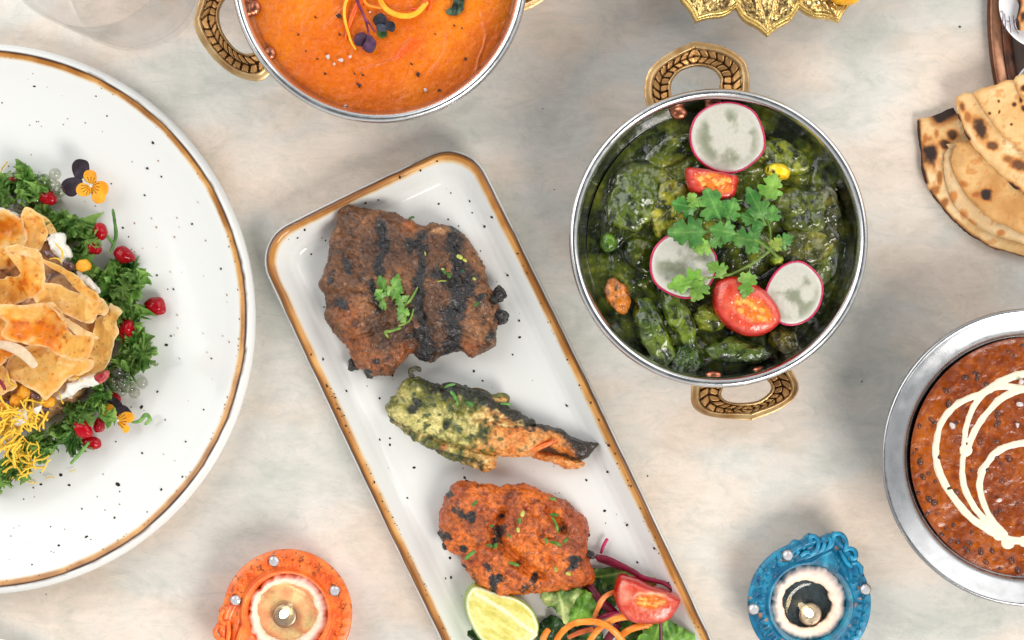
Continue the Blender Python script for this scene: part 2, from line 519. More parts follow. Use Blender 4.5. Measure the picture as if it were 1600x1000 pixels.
M['glass'] = thin_glass('clear_glass', (0.988, 0.985, 0.985, 1), 0.4, 0.5, 0.025)
M['pearl'] = thin_glass('clear_jelly', (0.80, 0.81, 0.74, 1), 0.6, 0.9, 0.06)
M['pool'] = thin_glass('melted_wax', (0.93, 0.91, 0.88, 1), 0.4)
M['salt'] = pm('salt_flake', (240, 228, 226), rough=0.15, trans=0.35)
M['dark'] = pm('black_spice', (40, 30, 26), rough=0.5)
M['oil'] = pm('oil_pool', (205, 175, 90), rough=0.05, trans=0.85, ior=1.4)
M['bean'] = pm('black_lentil', attr=True, rough=0.4, coat=0.1, bumps=((5, 0.6, 2),))


def flame_mat():
    m = bpy.data.materials.new('candle_flame'); m.use_nodes = True
    b = m.node_tree.nodes['Principled BSDF']
    b.inputs['Base Color'].default_value = (1, 0.9, 0.6, 1)
    b.inputs['Emission Color'].default_value = (1.0, 0.82, 0.5, 1)
    b.inputs['Emission Strength'].default_value = 12.0
    return m


M['flame'] = flame_mat()

# ------------------------------------------------------------------ table
def build_table():
    n = 2
    V = [(-1.2, -1.0, 0), (1.2, -1.0, 0), (1.2, 1.0, 0), (-1.2, 1.0, 0), (-1.2, -1.0, -0.03), (1.2, -1.0, -0.03), (1.2, 1.0, -0.03), (-1.2, 1.0, -0.03)]
    F = [[0, 1, 2, 3], [7, 6, 5, 4], [0, 4, 5, 1], [1, 5, 6, 2], [2, 6, 7, 3], [3, 7, 4, 0]]
    o = add_obj('table_top', mesh('table_top', V, F, M['table'], smooth=False))
    tag(o, 'polished cloudy beige and grey stone table top', 'table', kind='structure')


build_table()

GLAZE = (223, 223, 219)


def rim_colours(d, X, Y, seed, w0, w1, w2, w3):
    """d: distance in px from the outer edge; tan glaze band w1..w3, dark line w0..w1, rest white"""
    n = fbm(X, Y, 0 * X, 26, 4, seed)
    n2 = fbm(X, Y, 0 * X, 90, 3, seed + 7)
    dd = d + n * 1.5
    c = mixc(GLAZE, (66, 44, 34), sstep(w0 - 1.2, w0 + 0.8, dd))
    c = mixc(c, mixc((164, 106, 46), (206, 150, 82), np.clip(0.5 + n * 1.1, 0, 1)), sstep(w1 - 1.6 - 2.0 * n2, w1 + 1.6, dd))
    c = mixc(c, (122, 72, 30), sstep(0.05, 0.5, n2) * sstep(w1, w1 + 2, dd) * 0.55)
    c = mixc(c, (238, 214, 170), sstep(w2, w3 - 1, dd) * 0.6)
    c = mixc(c, GLAZE, sstep(w3 - 2.5, w3 + 2.0, dd + n2 * 1.5))
    return c


def specks(name, spots, mat, parent, zf):
    V = []; F = []
    for (x, y, r) in spots:
        z = zf(x, y) + 0.00012
        k = S * (1 - z / D)
        b = len(V); m = 9
        a0 = rng.random() * 6
        st = 1 + 0.5 * rng.random()
        for j in range(m):
            a = 2 * math.pi * j / m
            rr = r * (0.85 + 0.3 * rng.random())
            ex, ey = rr * math.cos(a) * st, rr * math.sin(a)
            V.append(((x + ex * math.cos(a0) - ey * math.sin(a0) - 800) * k, -(y + ex * math.sin(a0) + ey * math.cos(a0) - 500) * k, z))
        V.append(((x - 800) * k, -(y - 500) * k, z + 0.00012))
        F += [[b + j, b + m, b + (j + 1) % m] for j in range(m)]
    V = np.array(V)
    o = put(name, V, F, mat, parent_world(parent), parent)
    o['kind'] = 'stuff'
    return o


# round plate -------------------------------------------------------
PC = (-35.0, 498.0); PR = 433.0
RPZ = 0.020           # rim height


def round_plate():
    k = S * (1 - RPZ / D)
    c = W(PC[0], PC[1], RPZ); c.z = 0
    root = empty('round_plate', c)
    tag(root, 'large round white speckled plate with brown rim holding the crisp salad', 'plate')
    prof = [(0, 0.006), (120, 0.006), (240, 0.0062), (300, 0.0072), (350, 0.0105), (385, 0.015), (403, 0.0182), (414, 0.0199), (420, 0.0204), (425, 0.0198), (430, 0.018), (433, 0.0155),
            (430, 0.0125), (410, 0.009), (330, 0.004), (285, 0.002), (275, 0.0), (262, 0.0), (258, 0.002), (0, 0.002)]
    P = []
    for (r0, z0), (r1, z1) in zip(prof[:-1], prof[1:]):
        st = max(2, int(abs(r1 - r0) / 2.0)) if min(r0, r1) > 380 and z0 > 0.01 else max(2, int(abs(r1 - r0) / 20))
        for t in np.linspace(0, 1, st, endpoint=False):
            P.append((r0 + (r1 - r0) * t, z0 + (z1 - z0) * t))
    P.append(prof[-1])
    P = np.array(P)
    # smooth z a little
    P = np.stack([np.maximum(P[:, 0], 0.4) * k, P[:, 1]], 1)

    def colf(V):
        r = np.hypot(V[..., 0], V[..., 1]) / k
        X = V[..., 0] / k; Y = V[..., 1] / k
        d = PR - r
        inside = V[..., 2] > 0.0157
        ctop = rim_colours(d, X, Y, 3, 11.5, 15.0, 20, 23.5)
        w = (np.where(inside, 1.0, 0.0) * (d < 60))
        return mixc(GLAZE, ctop, w)
    body = add_obj('plate_body', lathe_mesh('plate_body', P, 900, M['glaze'], colf), root)
    zr = np.array([p[1] for p in prof[:9]]); rr = np.array([p[0] for p in prof[:9]])

    def zf(x, y):
        r = math.hypot(x - PC[0], y - PC[1])
        return float(np.interp(r, rr, zr))
    pts = [(54, 134, 3.2), (57, 190, 1.5), (167, 181, 2.0), (3, 160, 2.5), (239, 223, 3.2), (230, 263, 3.0), (252, 276, 2.2), (174, 287, 1.6), (226, 305, 2.0),
           (192, 356, 2.4), (201, 370, 1.6), (245, 430, 2.4), (271, 452, 2.0), (262, 452, 1.4), (267, 525, 1.8), (260, 539, 2.8), (246, 612, 2.0), (221, 636, 3.4), (205, 636, 1.6),
           (258, 656, 1.4), (181, 690, 1.6), (222, 708, 2.2), (95, 742, 4.0), (64, 757, 2.5), (52, 762, 2.0), (108, 758, 2.6), (184, 757, 4.0), (252, 765, 2.6), (187, 768, 1.6),
           (37, 780, 1.6), (128, 795, 2.0), (179, 809, 2.2), (79, 823, 1.8), (135, 839, 3.0), (92, 853, 3.2), (142, 843, 1.5), (17, 838, 2.0), (50, 883, 2.2), (80, 862, 1.5), (285, 745, 2.2),
           (330, 560, 1.8), (345, 420, 2.2), (318, 640, 1.8), (300, 350, 2.0), (150, 150, 1.8), (290, 690, 2.0), (230, 800, 1.6), (164, 797, 1.4)]
    specks('glaze_specks', [(a, b, c_ * 0.7) for a, b, c_ in pts], M['speck'], root, zf)
    more = []
    for _ in range(90):
        a = rng.uniform(-1.5, 1.5); r = rng.uniform(215, 395)
        more.append((PC[0] + r * math.cos(a), PC[1] + r * math.sin(a), rng.uniform(0.5, 1.2)))
    for _ in range(60):
        a = rng.uniform(-1.5, 1.5); r = rng.uniform(408, 416)
        more.append((PC[0] + r * math.cos(a), PC[1] + r * math.sin(a), rng.uniform(0.6, 1.4)))
    specks('pale_specks', more, M['speck_tan'], root, zf)
    return zf


round_zf = round_plate()

# rectangular plate ---------------------------------------------------
RU = np.array((0.9011, -0.4337)); RV = np.array((0.4337, 0.9011))
RC = np.array((743.0, 672.0)) + RV * 110.0; RA, RB, RCR = 189.0, 528.0, 62.0
RECT_D = [(0, 0.0150), (2, 0.0172), (5, 0.0190), (9, 0.0197), (13, 0.0193), (18, 0.0178), (26, 0.0142), (36, 0.0098), (46, 0.0072), (58, 0.0061), (75, 0.0058), (150, 0.0056)]


def rrect(a, b, rc, n=520):
    """rounded rectangle with slightly bowed sides, arc-sampled"""
    pts = []
    rc = max(rc, 6)
    def side(p, q, m):
        for t in np.linspace(0, 1, m, endpoint=False):
            pts.append((p[0] + (q[0] - p[0]) * t, p[1] + (q[1] - p[1]) * t))
    def arc(cx, cy, a0, m):
        for t in np.linspace(0, math.pi / 2, m, endpoint=False):
            pts.append((cx + rc * math.cos(a0 + t), cy + rc * math.sin(a0 + t)))
    ns = 90; nc = 40
    side((a, -b + rc), (a, b - rc), ns); arc(a - rc, b - rc, 0, nc)
    side((a - rc, b), (-a + rc, b), ns); arc(-a + rc, b - rc, math.pi / 2, nc)
    side((-a, b - rc), (-a, -b + rc), ns); arc(-a + rc, -b + rc, math.pi, nc)
    side((-a + rc, -b), (a - rc, -b), ns); arc(a - rc, -b + rc, 1.5 * math.pi, nc)
    return np.array(pts)


def rect_plate():
    zt = 0.0197
    k = S * (1 - zt / D)
    c = W(RC[0], RC[1], zt); c.z = 0
    root = empty('rectangular_plate', c)
    tag(root, 'long rectangular white speckled plate with brown rim carrying grilled meats', 'plate')
    dv = np.r_[np.linspace(0, 30, 21), np.linspace(33, 75, 15), np.linspace(85, 175, 8)]
    zs = np.interp(dv, *zip(*RECT_D))
    # rounded smooth
    rings = []
    for d, z in zip(dv, zs):
        bow = 5.0
        p = rrect(RA - d, RB - d, RCR - d * 0.75)
        p = p + np.stack([np.sign(p[:, 0]) * bow * (1 - (p[:, 1] / RB) ** 2) * (np.abs(p[:, 0]) / RA), np.sign(p[:, 1]) * bow * 0.7 * (1 - (p[:, 0] / RA) ** 2) * (np.abs(p[:, 1]) / RB)], 1)
        rings.append(np.c_[p, np.full(len(p), z), np.full(len(p), d)])
    outer = []
    for d, z in [(60, 0.0), (52, 0.0), (46, 0.003), (20, 0.0065), (5, 0.0105), (0.5, 0.0135)]:
        p = rrect(RA - d, RB - d, RCR - d * 0.75)
        outer.append(np.c_[p, np.full(len(p), z), np.full(len(p), -5.0)])
    G = np.array(outer + rings)
    U = G[..., 0]; Vv = G[..., 1]
    X = RC[0] + U * RU[0] + Vv * RV[0]; Y = RC[1] + U * RU[1] + Vv * RV[1]
    V = np.stack([(X - 800) * k, -(Y - 500) * k, G[..., 2]], -1)
    cc = rim_colours(G[..., 3], X, Y, 21, 3.8, 6.0, 13.5, 18.0)
    # thin dark inner edge line that the glaze leaves
    n = fbm(X, Y, 0 * X, 40, 3, 4)
    cc = mixc(cc, (104, 62, 32), np.exp(-((G[..., 3] - 7.5 - 1.5 * n) / 1.6) ** 2) * 0.75)
    ns = V.shape[1]; nr = V.shape[0]
    F = grid_faces(nr, ns).tolist()
    F.append(list(range(ns))[::-1]); F.append(list(range((nr - 1) * ns, nr * ns)))
    put('plate_body', V.reshape(-1, 3), F, M['glaze'], c, root, cc.reshape(-1, 3))

    def zf(x, y):
        q = np.array((x, y)) - RC
        u, v = abs(q @ RU), abs(q @ RV)
        d = min(RA - u, RB - v)
        return float(np.interp(d, *zip(*RECT_D)))
    s8 = [(193, 583), (247, 577), (390, 577), (414, 593), (328, 674), (290, 530), (857, 217), (980, 177), (1128, 167), (1078, 122), (1131, 279), (1160, 311), (1272, 360), (1088, 375), (1287, 428), (1144, 468), (1403, 455), (652, 371), (730, 352), (1206, 507), (1337, 656), (160, 742), (1360, 510)]
    pts = [(400 + a / 3.81, 220 + b / 3.81, rng.uniform(1.4, 2.6)) for a, b in s8]
    s5 = [(140, 110), (55, 262), (123, 526), (676, 83), (734, 148), (283, 718), (614, 784), (626, 804), (1285, 311), (1554, 747), (1415, 801), (1562, 572)]
    pts += [(580 + a / 4.21, 560 + b / 4.21, rng.uniform(1.5, 2.6)) for a, b in s5]
    s6 = [(229, 57), (238, 73), (891, 70), (1006, 25), (990, 237), (1112, 314), (1260, 441), (905, 370), (1168, 517), (1338, 628), (155, 600), (125, 605), (150, 493)]
    pts += [(660 + a / 3.478, 730 + b / 3.478, rng.uniform(1.6, 2.8)) for a, b in s6]
    pts += [(793, 430, 2.2), (811, 501, 2), (812, 527, 2.2), (801, 554, 2), (740, 580, 2.2), (754, 595, 2), (541, 611, 2.2), (505, 561, 2), (593, 687, 2), (609, 695, 2.4), (636, 778, 2.2), (506, 480, 2)]
    specks('glaze_specks', [(a, b, r * 0.8) for a, b, r in pts], M['speck'], root, zf)
    more = []
    for _ in range(70):
        u = rng.uniform(-150, 150); v = rng.uniform(-390, 300)
        p = RC + u * RU + v * RV
        more.append((p[0], p[1], rng.uniform(0.4, 1.0)))
    for _ in range(110):
        u = rng.choice((-1, 1)) * (RA - rng.uniform(8, 15)); v = rng.uniform(-340, 340)
        p = RC + u * RU + v * RV
        more.append((p[0], p[1], rng.uniform(0.5, 1.4)))
    specks('rim_specks', more, M['speck'], root, zf)
    return zf


rect_zf = rect_plate()
PZ = 0.0060           # food height on the rectangular plate

# saucer edge, bottom left corner
def saucer():
    c = W(-52, 1239, 0.012); c.z = 0
    k = S * 0.988
    prof = prof_smooth([(0.5, 0.004), (120, 0.0045), (190, 0.007), (235, 0.0125), (247, 0.0132), (250, 0.0118), (235, 0.008), (180, 0.002), (150, 0.0), (0.5, 0.0)], 60)
    P = np.stack([np.maximum(prof[:, 0], 0.3) * k, np.maximum(prof[:, 1], 0)], 1)
    o = add_obj('saucer', lathe_mesh('saucer', P, 200, M['white']), None, c)
    tag(o, 'plain white saucer edge in the bottom left corner', 'saucer')


saucer()

# drinking glass, top left
def glass():
    c = W(212, -28, 0.0); c.z = 0.0008
    P = [(0.2, 0.0), (98, 0.0), (106, 0.001), (110, 0.004), (113, 0.02), (118, 0.06), (124, 0.11), (124.5, 0.112), (122, 0.112), (115, 0.06), (109.5, 0.02), (106, 0.012), (95, 0.0085), (0.2, 0.0075)]
    P = catmull([(a, b / S) for a, b in P], 110, closed=False)
    P = np.stack([np.maximum(P[:, 0], 0.2) * S, np.maximum(P[:, 1] * S, 0)], 1)
    o = add_obj('drinking_glass', lathe_mesh('drinking_glass', P, 160, M['glass']), None, c)
    tag(o, 'clear empty drinking glass standing at the top left above the round plate', 'glass')


glass()

# ------------------------------------------------------------------ metal bowls
def ring_handle(outer, inner, z_in, z_out, parent, seed):
    n, nv = 260, 44
    A = catmull(outer, n, closed=False); B = catmull(inner, n, closed=False)
    v = np.linspace(0, 1, nv)[None, :]
    w = np.hypot(*(A - B).T)[:, None]                    # px width
    Pm = A[:, None] * (1 - v[..., None]) + B[:, None] * v[..., None]
    s = np.r_[0, np.cumsum(np.hypot(*np.diff((A + B) / 2, axis=0).T))][:, None]
    # cross profile: bevelled bright edge v<0.2, raised lips, patterned channel
    dpx = v * w
    bev = sstep(0, 9, dpx)
    z = z_out + (z_in - z_out) * sstep(0, 1, v) * 1.0
    lip = np.exp(-((dpx - 10) / 2.2) ** 2) * 2.2 + np.exp(-((w - dpx - 2.5) / 2.0) ** 2) * 2.2
    a = (dpx - 13) / np.maximum(w - 18, 5)                # 0..1 in channel
    inch = (a > 0) & (a < 1)
    mid = s[-1] / 2
    t = np.abs(s - mid) / 13.0                            # leaf pitch
    row = np.where(a < 0.5, 0, 1)
    tt = t + np.abs(a - 0.5) * 1.1                          # chevron leaves
    ft = tt - np.floor(tt)
    fa = np.where(a < 0.5, a * 2, a * 2 - 1)
    leaf = np.clip(1 - (np.abs(ft - 0.5) * 2) ** 3.0, 0, 1) * np.clip(1 - (np.abs(fa - 0.5) * 2) ** 3.5, 0, 1)
    leaf = np.where(inch, leaf, 0)
    leaf = sstep(0.12, 0.6, leaf + 0.15 * fbm(Pm[..., 0], Pm[..., 1], 0 * Pm[..., 0], 7, 2, seed))
    hgt = -3.2 * (1 - bev) * 2.2 + lip + np.where(inch, -2.2 + 3.2 * leaf, 0)
    zz = z + hgt * S
    k = S * (1 - 0.5 * (z_in + z_out) / D)
    def to(P, Z):
        return np.stack([(P[..., 0] - 800) * k, -(P[..., 1] - 500) * k, Z], -1)
    T = to(Pm, zz); Bt = to(Pm, np.minimum(z - 9 * S + 0 * hgt, zz - 2.5 * S))
    V = np.vstack([T.reshape(-1, 3), Bt.reshape(-1, 3)])
    N = n * nv
    F = grid_faces(n, nv, closed=False).tolist() + grid_faces(n, nv, closed=False, off=N)[:, ::-1].tolist()
    for i in range(n - 1):
        F.append([i * nv, (i + 1) * nv, N + (i + 1) * nv, N + i * nv])
        F.append([i * nv + nv - 1, N + i * nv + nv - 1, N + (i + 1) * nv + nv - 1, (i + 1) * nv + nv - 1])
    for e0 in (0, (n - 1) * nv):
        for j in range(nv - 1):
            F.append([e0 + j, e0 + j + 1, N + e0 + j + 1, N + e0 + j])
    c = mixc((206, 176, 128), (170, 132, 88), np.clip(fbm(Pm[..., 0], Pm[..., 1], 0 * zz, 20, 3, seed + 3) + 0.5, 0, 1))
    c = mixc(c, (168, 124, 76), np.where(inch, leaf, 0) * 0.85)
    c = mixc(c, (44, 30, 18), np.where(inch, 1 - leaf, 0) * 0.95)
    cols = np.vstack([c.reshape(-1, 3)] * 2)
    return put('handle', V, F, M['brass'], to(Pm.mean((0, 1)), z_in), parent, cols)


def karahi(center, R, rim_z, label, handles, rivets, foot=140):
    k = S * (1 - rim_z / D)
    c = W(center[0], center[1], rim_z); c.z = 0
    root = empty('curry_bowl', c)
    tag(root, label, 'bowl', 'steel bowls with brass handles')
    q = R / 234.0
    prof = [(0.5, 0.0), (foot, 0.0), (foot + 14, 0.003), (196, 0.030), (212, rim_z - 0.012), (219, rim_z - 0.0070), (228, rim_z - 0.0058), (233, rim_z - 0.0038), (234.3, rim_z - 0.0014), (232, rim_z + 0.0008),
            (227, rim_z + 0.0016), (221.5, rim_z + 0.0006), (217.5, rim_z - 0.0020), (215.5, rim_z - 0.007), (206, 0.036), (196, 0.026), (150, 0.006), (120, 0.003), (0.5, 0.003)]
    P = catmull([(a * q, b / S) for a, b in prof], 190, closed=False)
    P = np.stack([np.maximum(P[:, 0], 0.4) * k, np.maximum(P[:, 1] * S, 0)], 1)
    add_obj('bowl', lathe_mesh('bowl', P, 300, M['steel']), root)
    for i, (o, i_, zi, zo) in enumerate(handles):
        ring_handle(o, i_, zi, zo, root, 5 + i)
    for (x, y, rx, ry) in rivets:
        ang = math.atan2(y - center[1], x - center[0])
        pts = [(x + rx * math.cos(t), y + ry * math.sin(t)) for t in np.linspace(0, 2 * math.pi, 14, endpoint=False)]
        pebble('rivet', pts, 0.0405, 0.0048, M['copper'], nseg=28, nring=10, parent=root, e=0.9, hb=0.4)
    return root


saag_bowl = karahi((1123, 372), 234, 0.052, 'steel bowl with brass handles filled with green spinach curry',
                   [([(1014, 176), (1007, 150), (1009, 122), (1022, 100), (1050, 80), (1081, 66), (1088, 65), (1130, 73), (1160, 92), (1169, 112), (1171, 135), (1168, 160)],
                     [(1052, 166), (1049, 140), (1052, 124), (1066, 109), (1090, 102), (1114, 107), (1127, 122), (1126, 135), (1130, 155)], 0.040, 0.046),
                    ([(1082, 590), (1080, 612), (1081, 630), (1091, 643), (1116, 652), (1170, 657), (1177, 656), (1216, 641), (1242, 622), (1248, 602), (1238, 578)],
                     [(1134, 600), (1128, 612), (1129, 621), (1140, 628), (1161, 630), (1186, 626), (1203, 614), (1206, 603), (1196, 590)], 0.034, 0.037)],
                   [(1061, 177, 14, 11), (1114, 166, 13, 10), (1115, 587, 14, 9), (1187, 580, 13, 9)])
orange_bowl = karahi((593, -40), 232, 0.052, 'steel bowl with brass handles filled with smooth orange curry',
                     [([(395, -85), (368, -70), (338, -48), (318, -20), (305, 24), (303, 38), (311, 60), (332, 90), (362, 115), (392, 126), (412, 124), (432, 105)],
                       [(400, -38), (380, -26), (358, -12), (345, 4), (340, 20), (343, 40), (352, 58), (368, 76), (384, 83), (400, 80)], 0.040, 0.045),
                      ([(800, 24), (816, 18), (842, 6), (868, -18), (884, -60), (886, -74), (880, -96), (862, -126), (846, -140), (824, -134), (806, -124)],
                       [(806, -16), (818, -18), (834, -30), (846, -50), (848, -66), (844, -84), (832, -104), (820, -106), (808, -100)], 0.040, 0.045)],
                     [(397, 12, 11, 13), (421, 84, 11, 12)])


def dal_bowl():
    cx, cy, R, rz = 1611, 715, 233, 0.046
    k = S * (1 - rz / D)
    c = W(cx, cy, rz); c.z = 0
    root = empty('dal_bowl', c)
    tag(root, 'wide rimmed dull metal bowl of brown lentil curry at the right edge', 'bowl')
    prof = [(0.5, 0.0), (110, 0.0), (125, 0.003), (182, 0.034), (196, rz - 0.007), (226, rz - 0.0035), (231, rz - 0.003), (233.4, rz - 0.0012), (232, rz + 0.0004), (228, rz + 0.0007), (224, rz - 0.0002), (210, rz - 0.0022), (198, rz - 0.0042),
            (192.5, rz - 0.0062), (189.5, rz - 0.009), (182, 0.030), (120, 0.005), (0.5, 0.004)]
    P = catmull([(a, b / S) for a, b in prof], 200, closed=False)
    P = np.stack([np.maximum(P[:, 0], 0.4) * k, np.maximum(P[:, 1] * S, 0)], 1)
    add_obj('bowl', lathe_mesh('bowl', P, 300, M['steel_worn']), root)
    return (cx, cy)


dal_bowl()


def surface(name, center, R, z, mat, hf, colf, n=300, nr=150, label=None, cat='curry', zref=None):
    """a disc of food surface: hf gives height in px, colf colours"""
    k = S * (1 - (zref or z) / D)
    rr = np.linspace(0.002, 1, nr)[:, None]
    th = np.linspace(0, 2 * math.pi, n, endpoint=False)[None]
    X = center[0] + R * rr * np.cos(th); Y = center[1] + R * rr * np.sin(th)
    H = hf(X, Y, rr + 0 * th)
    V = np.stack([(X - 800) * k, -(Y - 500) * k, z + H * S], -1)
    low = np.stack([(X[-1] - 800) * k, -(Y[-1] - 500) * k, z - 0.004 + 0 * H[-1]], -1)
    # pull the under side inward so that it stays inside the bowl
    cw = np.array(W(center[0], center[1], zref or z))
    low[:, :2] = cw[:2] + (low[:, :2] - cw[:2]) * 0.93
    Vv = np.vstack([V.reshape(-1, 3), low])
    F = grid_faces(nr + 1, n).tolist()
    F.append(list(range(n))); F.append(list(range(nr * n, (nr + 1) * n)))
    cc = colf(X, Y, H, rr + 0 * th).reshape(-1, 3)
    cols = np.vstack([cc, cc[-n:]])
    o = put(name, Vv, F, mat, (cw[0], cw[1], z), None, cols)
    return tag(o, label, cat)

# ------------------------------------------------------------------ curries
def lobes(X, Y, items):
    h = np.zeros(np.shape(X))
    for (x, y, rx, ry, a, ht) in items:
        ca, sa = math.cos(a), math.sin(a)
        u = ((X - x) * ca + (Y - y) * sa) / rx; v = (-(X - x) * sa + (Y - y) * ca) / ry
        h = np.maximum(h, ht * np.sqrt(np.clip(1 - (u * u + v * v) ** 1.5, 0, 1)))
    return h


SZ = 0.0355
SA_C = (1124, 378)
SAAG_LUMPS = [(1005, 300, 55, 48, 0.4, 20), (1190, 245, 52, 26, -0.3, 12), (1275, 410, 34, 44, 0.2, 14), (1160, 395, 60, 46, 0, 14), (1285, 285, 22, 50, 0.2, 12), (1100, 355, 45, 50, 0, 10),
              (960, 350, 22, 40, 0.2, 10), (1005, 400, 36, 26, 0.6, 12), (1262, 520, 30, 24, 0.3, 9), (1075, 545, 40, 26, 0.3, 9), (1050, 235, 46, 22, -0.5, 9), (1230, 330, 50, 40, 0.2, 15)]


def saag_h(X, Y, r):
    h = lobes(X, Y, SAAG_LUMPS)
    n = fbm(X, Y, 0 * X, 38, 5, 31)
    return (h * 0.9 + n * 7.5 + 2.0 * np.abs(fbm(X, Y, 0 * X, 12, 3, 8))) * sstep(1.0, 0.9, r)


def saag_c(X, Y, H, r):
    n = fbm(X, Y, 0 * X, 44, 4, 33); n2 = fbm(X, Y, 0 * X, 14, 3, 39)
    c = mixc((52, 64, 12), (92, 104, 26), np.clip(0.45 + n * 1.3, 0, 1))
    c = mixc(c, (150, 146, 46), sstep(0.15, 0.65, n2 + 0.4 * n) * 0.6)
    c = mixc(c, (16, 24, 8), sstep(0.0, 0.5, -n2 - 0.3 * n) * 0.85)
    return c


surface('spinach_curry', SA_C, 207, SZ, M['saag'], saag_h, saag_c, 420, 200, 'dark green spinach gravy filling the steel bowl under the radish slices')


def ell(x, y, rx, ry, a=0.0, n=18, wob=0.08, sd=0):
    r_ = random.Random(sd + int(x * 7 + y))
    ca, sa = math.cos(a), math.sin(a)
    out = []
    for t in np.linspace(0, 2 * math.pi, n, endpoint=False):
        w = 1 + wob * (r_.random() * 2 - 1)
        u, v = rx * w * math.cos(t), ry * w * math.sin(t)
        out.append((x + u * ca - v * sa, y + u * sa + v * ca))
    return out


def coated(base, hi, seed, ridge=None):
    def f(X, Y, Z, d):
        n = fbm(X, Y, Z, 26, 4, seed); n2 = fbm(X, Y, Z, 9, 3, seed + 5)
        c = mixc(base, hi, np.clip(0.42 + n * 1.4, 0, 1))
        c = mixc(c, np.array(hi) * 1.25, sstep(0.25, 0.6, -n2) * 0.5)
        return mixc(c * np.array((1.2, 1.2, 0.85)), (16, 24, 8), sstep(0.0, 0.5, n2) * 0.75)
    return f


CH = [  # x,y,rx,ry,angle,height,base,hi,label
    (1046, 326, 27, 50, 0.25, 0.009, (112, 112, 40), (158, 150, 78), 'pale potato chunk coated in spinach gravy left of the coriander'),
    (990, 312, 42, 52, 0.3, 0.008, (52, 66, 26), (92, 104, 50), 'rough dark green chunk at the left of the spinach curry'),
    (1254, 330, 48, 36, 0.1, 0.009, (40, 50, 22), (86, 92, 40), 'dark green chunk right of the coriander sprig'),
    (1258, 385, 46, 34, -0.2, 0.008, (60, 62, 26), (108, 104, 46), 'olive brown chunk right of the coriander stem'),
    (1293, 335, 20, 48, -0.1, 0.008, (44, 46, 20), (84, 80, 38), 'long dark chunk along the right wall of the spinach bowl'),
    (1022, 520, 24, 58, -0.42, 0.010, (46, 62, 26), (86, 100, 44), 'long green okra piece at the lower left of the spinach bowl'),
    (1062, 498, 18, 54, -0.40, 0.011, (52, 68, 26), (94, 108, 46), 'green okra piece beside the large tomato wedge'),
    (1075, 560, 24, 22, 0.1, 0.007, (38, 56, 24), (66, 88, 40), 'small dark green chunk low in the spinach bowl'),
    (1152, 549, 54, 21, 0.08, 0.010, (40, 56, 28), (70, 84, 40), 'dark green bean piece below the large tomato wedge'),
    (1107, 497, 26, 20, 0.2, 0.009, (72, 82, 30), (116, 120, 54), 'olive green chunk at the left of the large tomato wedge'),
    (1225, 531, 26, 20, 0.5, 0.007, (60, 58, 28), (104, 92, 46), 'brownish chunk below the right radish slice'),
    (1216, 244, 50, 24, 0.35, 0.007, (74, 86, 28), (120, 124, 50), 'flat olive green piece behind the yellow corn'),
    (966, 462, 17, 32, -0.35, 0.010, (140, 78, 34), (178, 108, 54), 'orange carrot chunk at the left of the spinach curry'),
    (1216, 268, 20, 13, 0.15, 0.013, (214, 170, 40), (242, 214, 96), 'bright yellow corn piece above the coriander sprig'),
    (951, 379, 14, 15, 0.0, 0.010, (62, 92, 28), (98, 132, 50), 'round green pea at the left wall of the spinach bowl'),
    (1214, 407, 11, 10, 0.0, 0.010, (96, 120, 40), (146, 160, 66), 'small green pea beside the right radish slice'),
]
for i, (x, y, rx, ry, a, ht, b_, h_, lab) in enumerate(CH):
    sm = rx < 22 and ry < 22
    def dsp(X, Y, Z, i=i, sm=sm):
        return (fbm(X, Y, Z, 22, 4, 60 + i) * (1.2 if sm else 7.0) + (0.3 if sm else 1.2) * fbm(X, Y, Z, 9, 3, 90 + i)) * S
    nm = ('carrot_chunk' if 'carrot' in lab else 'corn_piece' if 'corn' in lab else 'pea' if ' pea ' in lab else 'okra_piece' if 'okra' in lab else 'vegetable_chunk')
    o = pebble(nm, ell(x, y, rx, ry, a), SZ + 0.0005, ht, M['saag'] if not sm else M['veg'], coated(b_, h_, 120 + i), dsp, hb=0.15, e=0.72 if sm else 0.58, nseg=130, nring=44)
    tag(o, lab, 'vegetable', 'vegetables in the spinach curry')


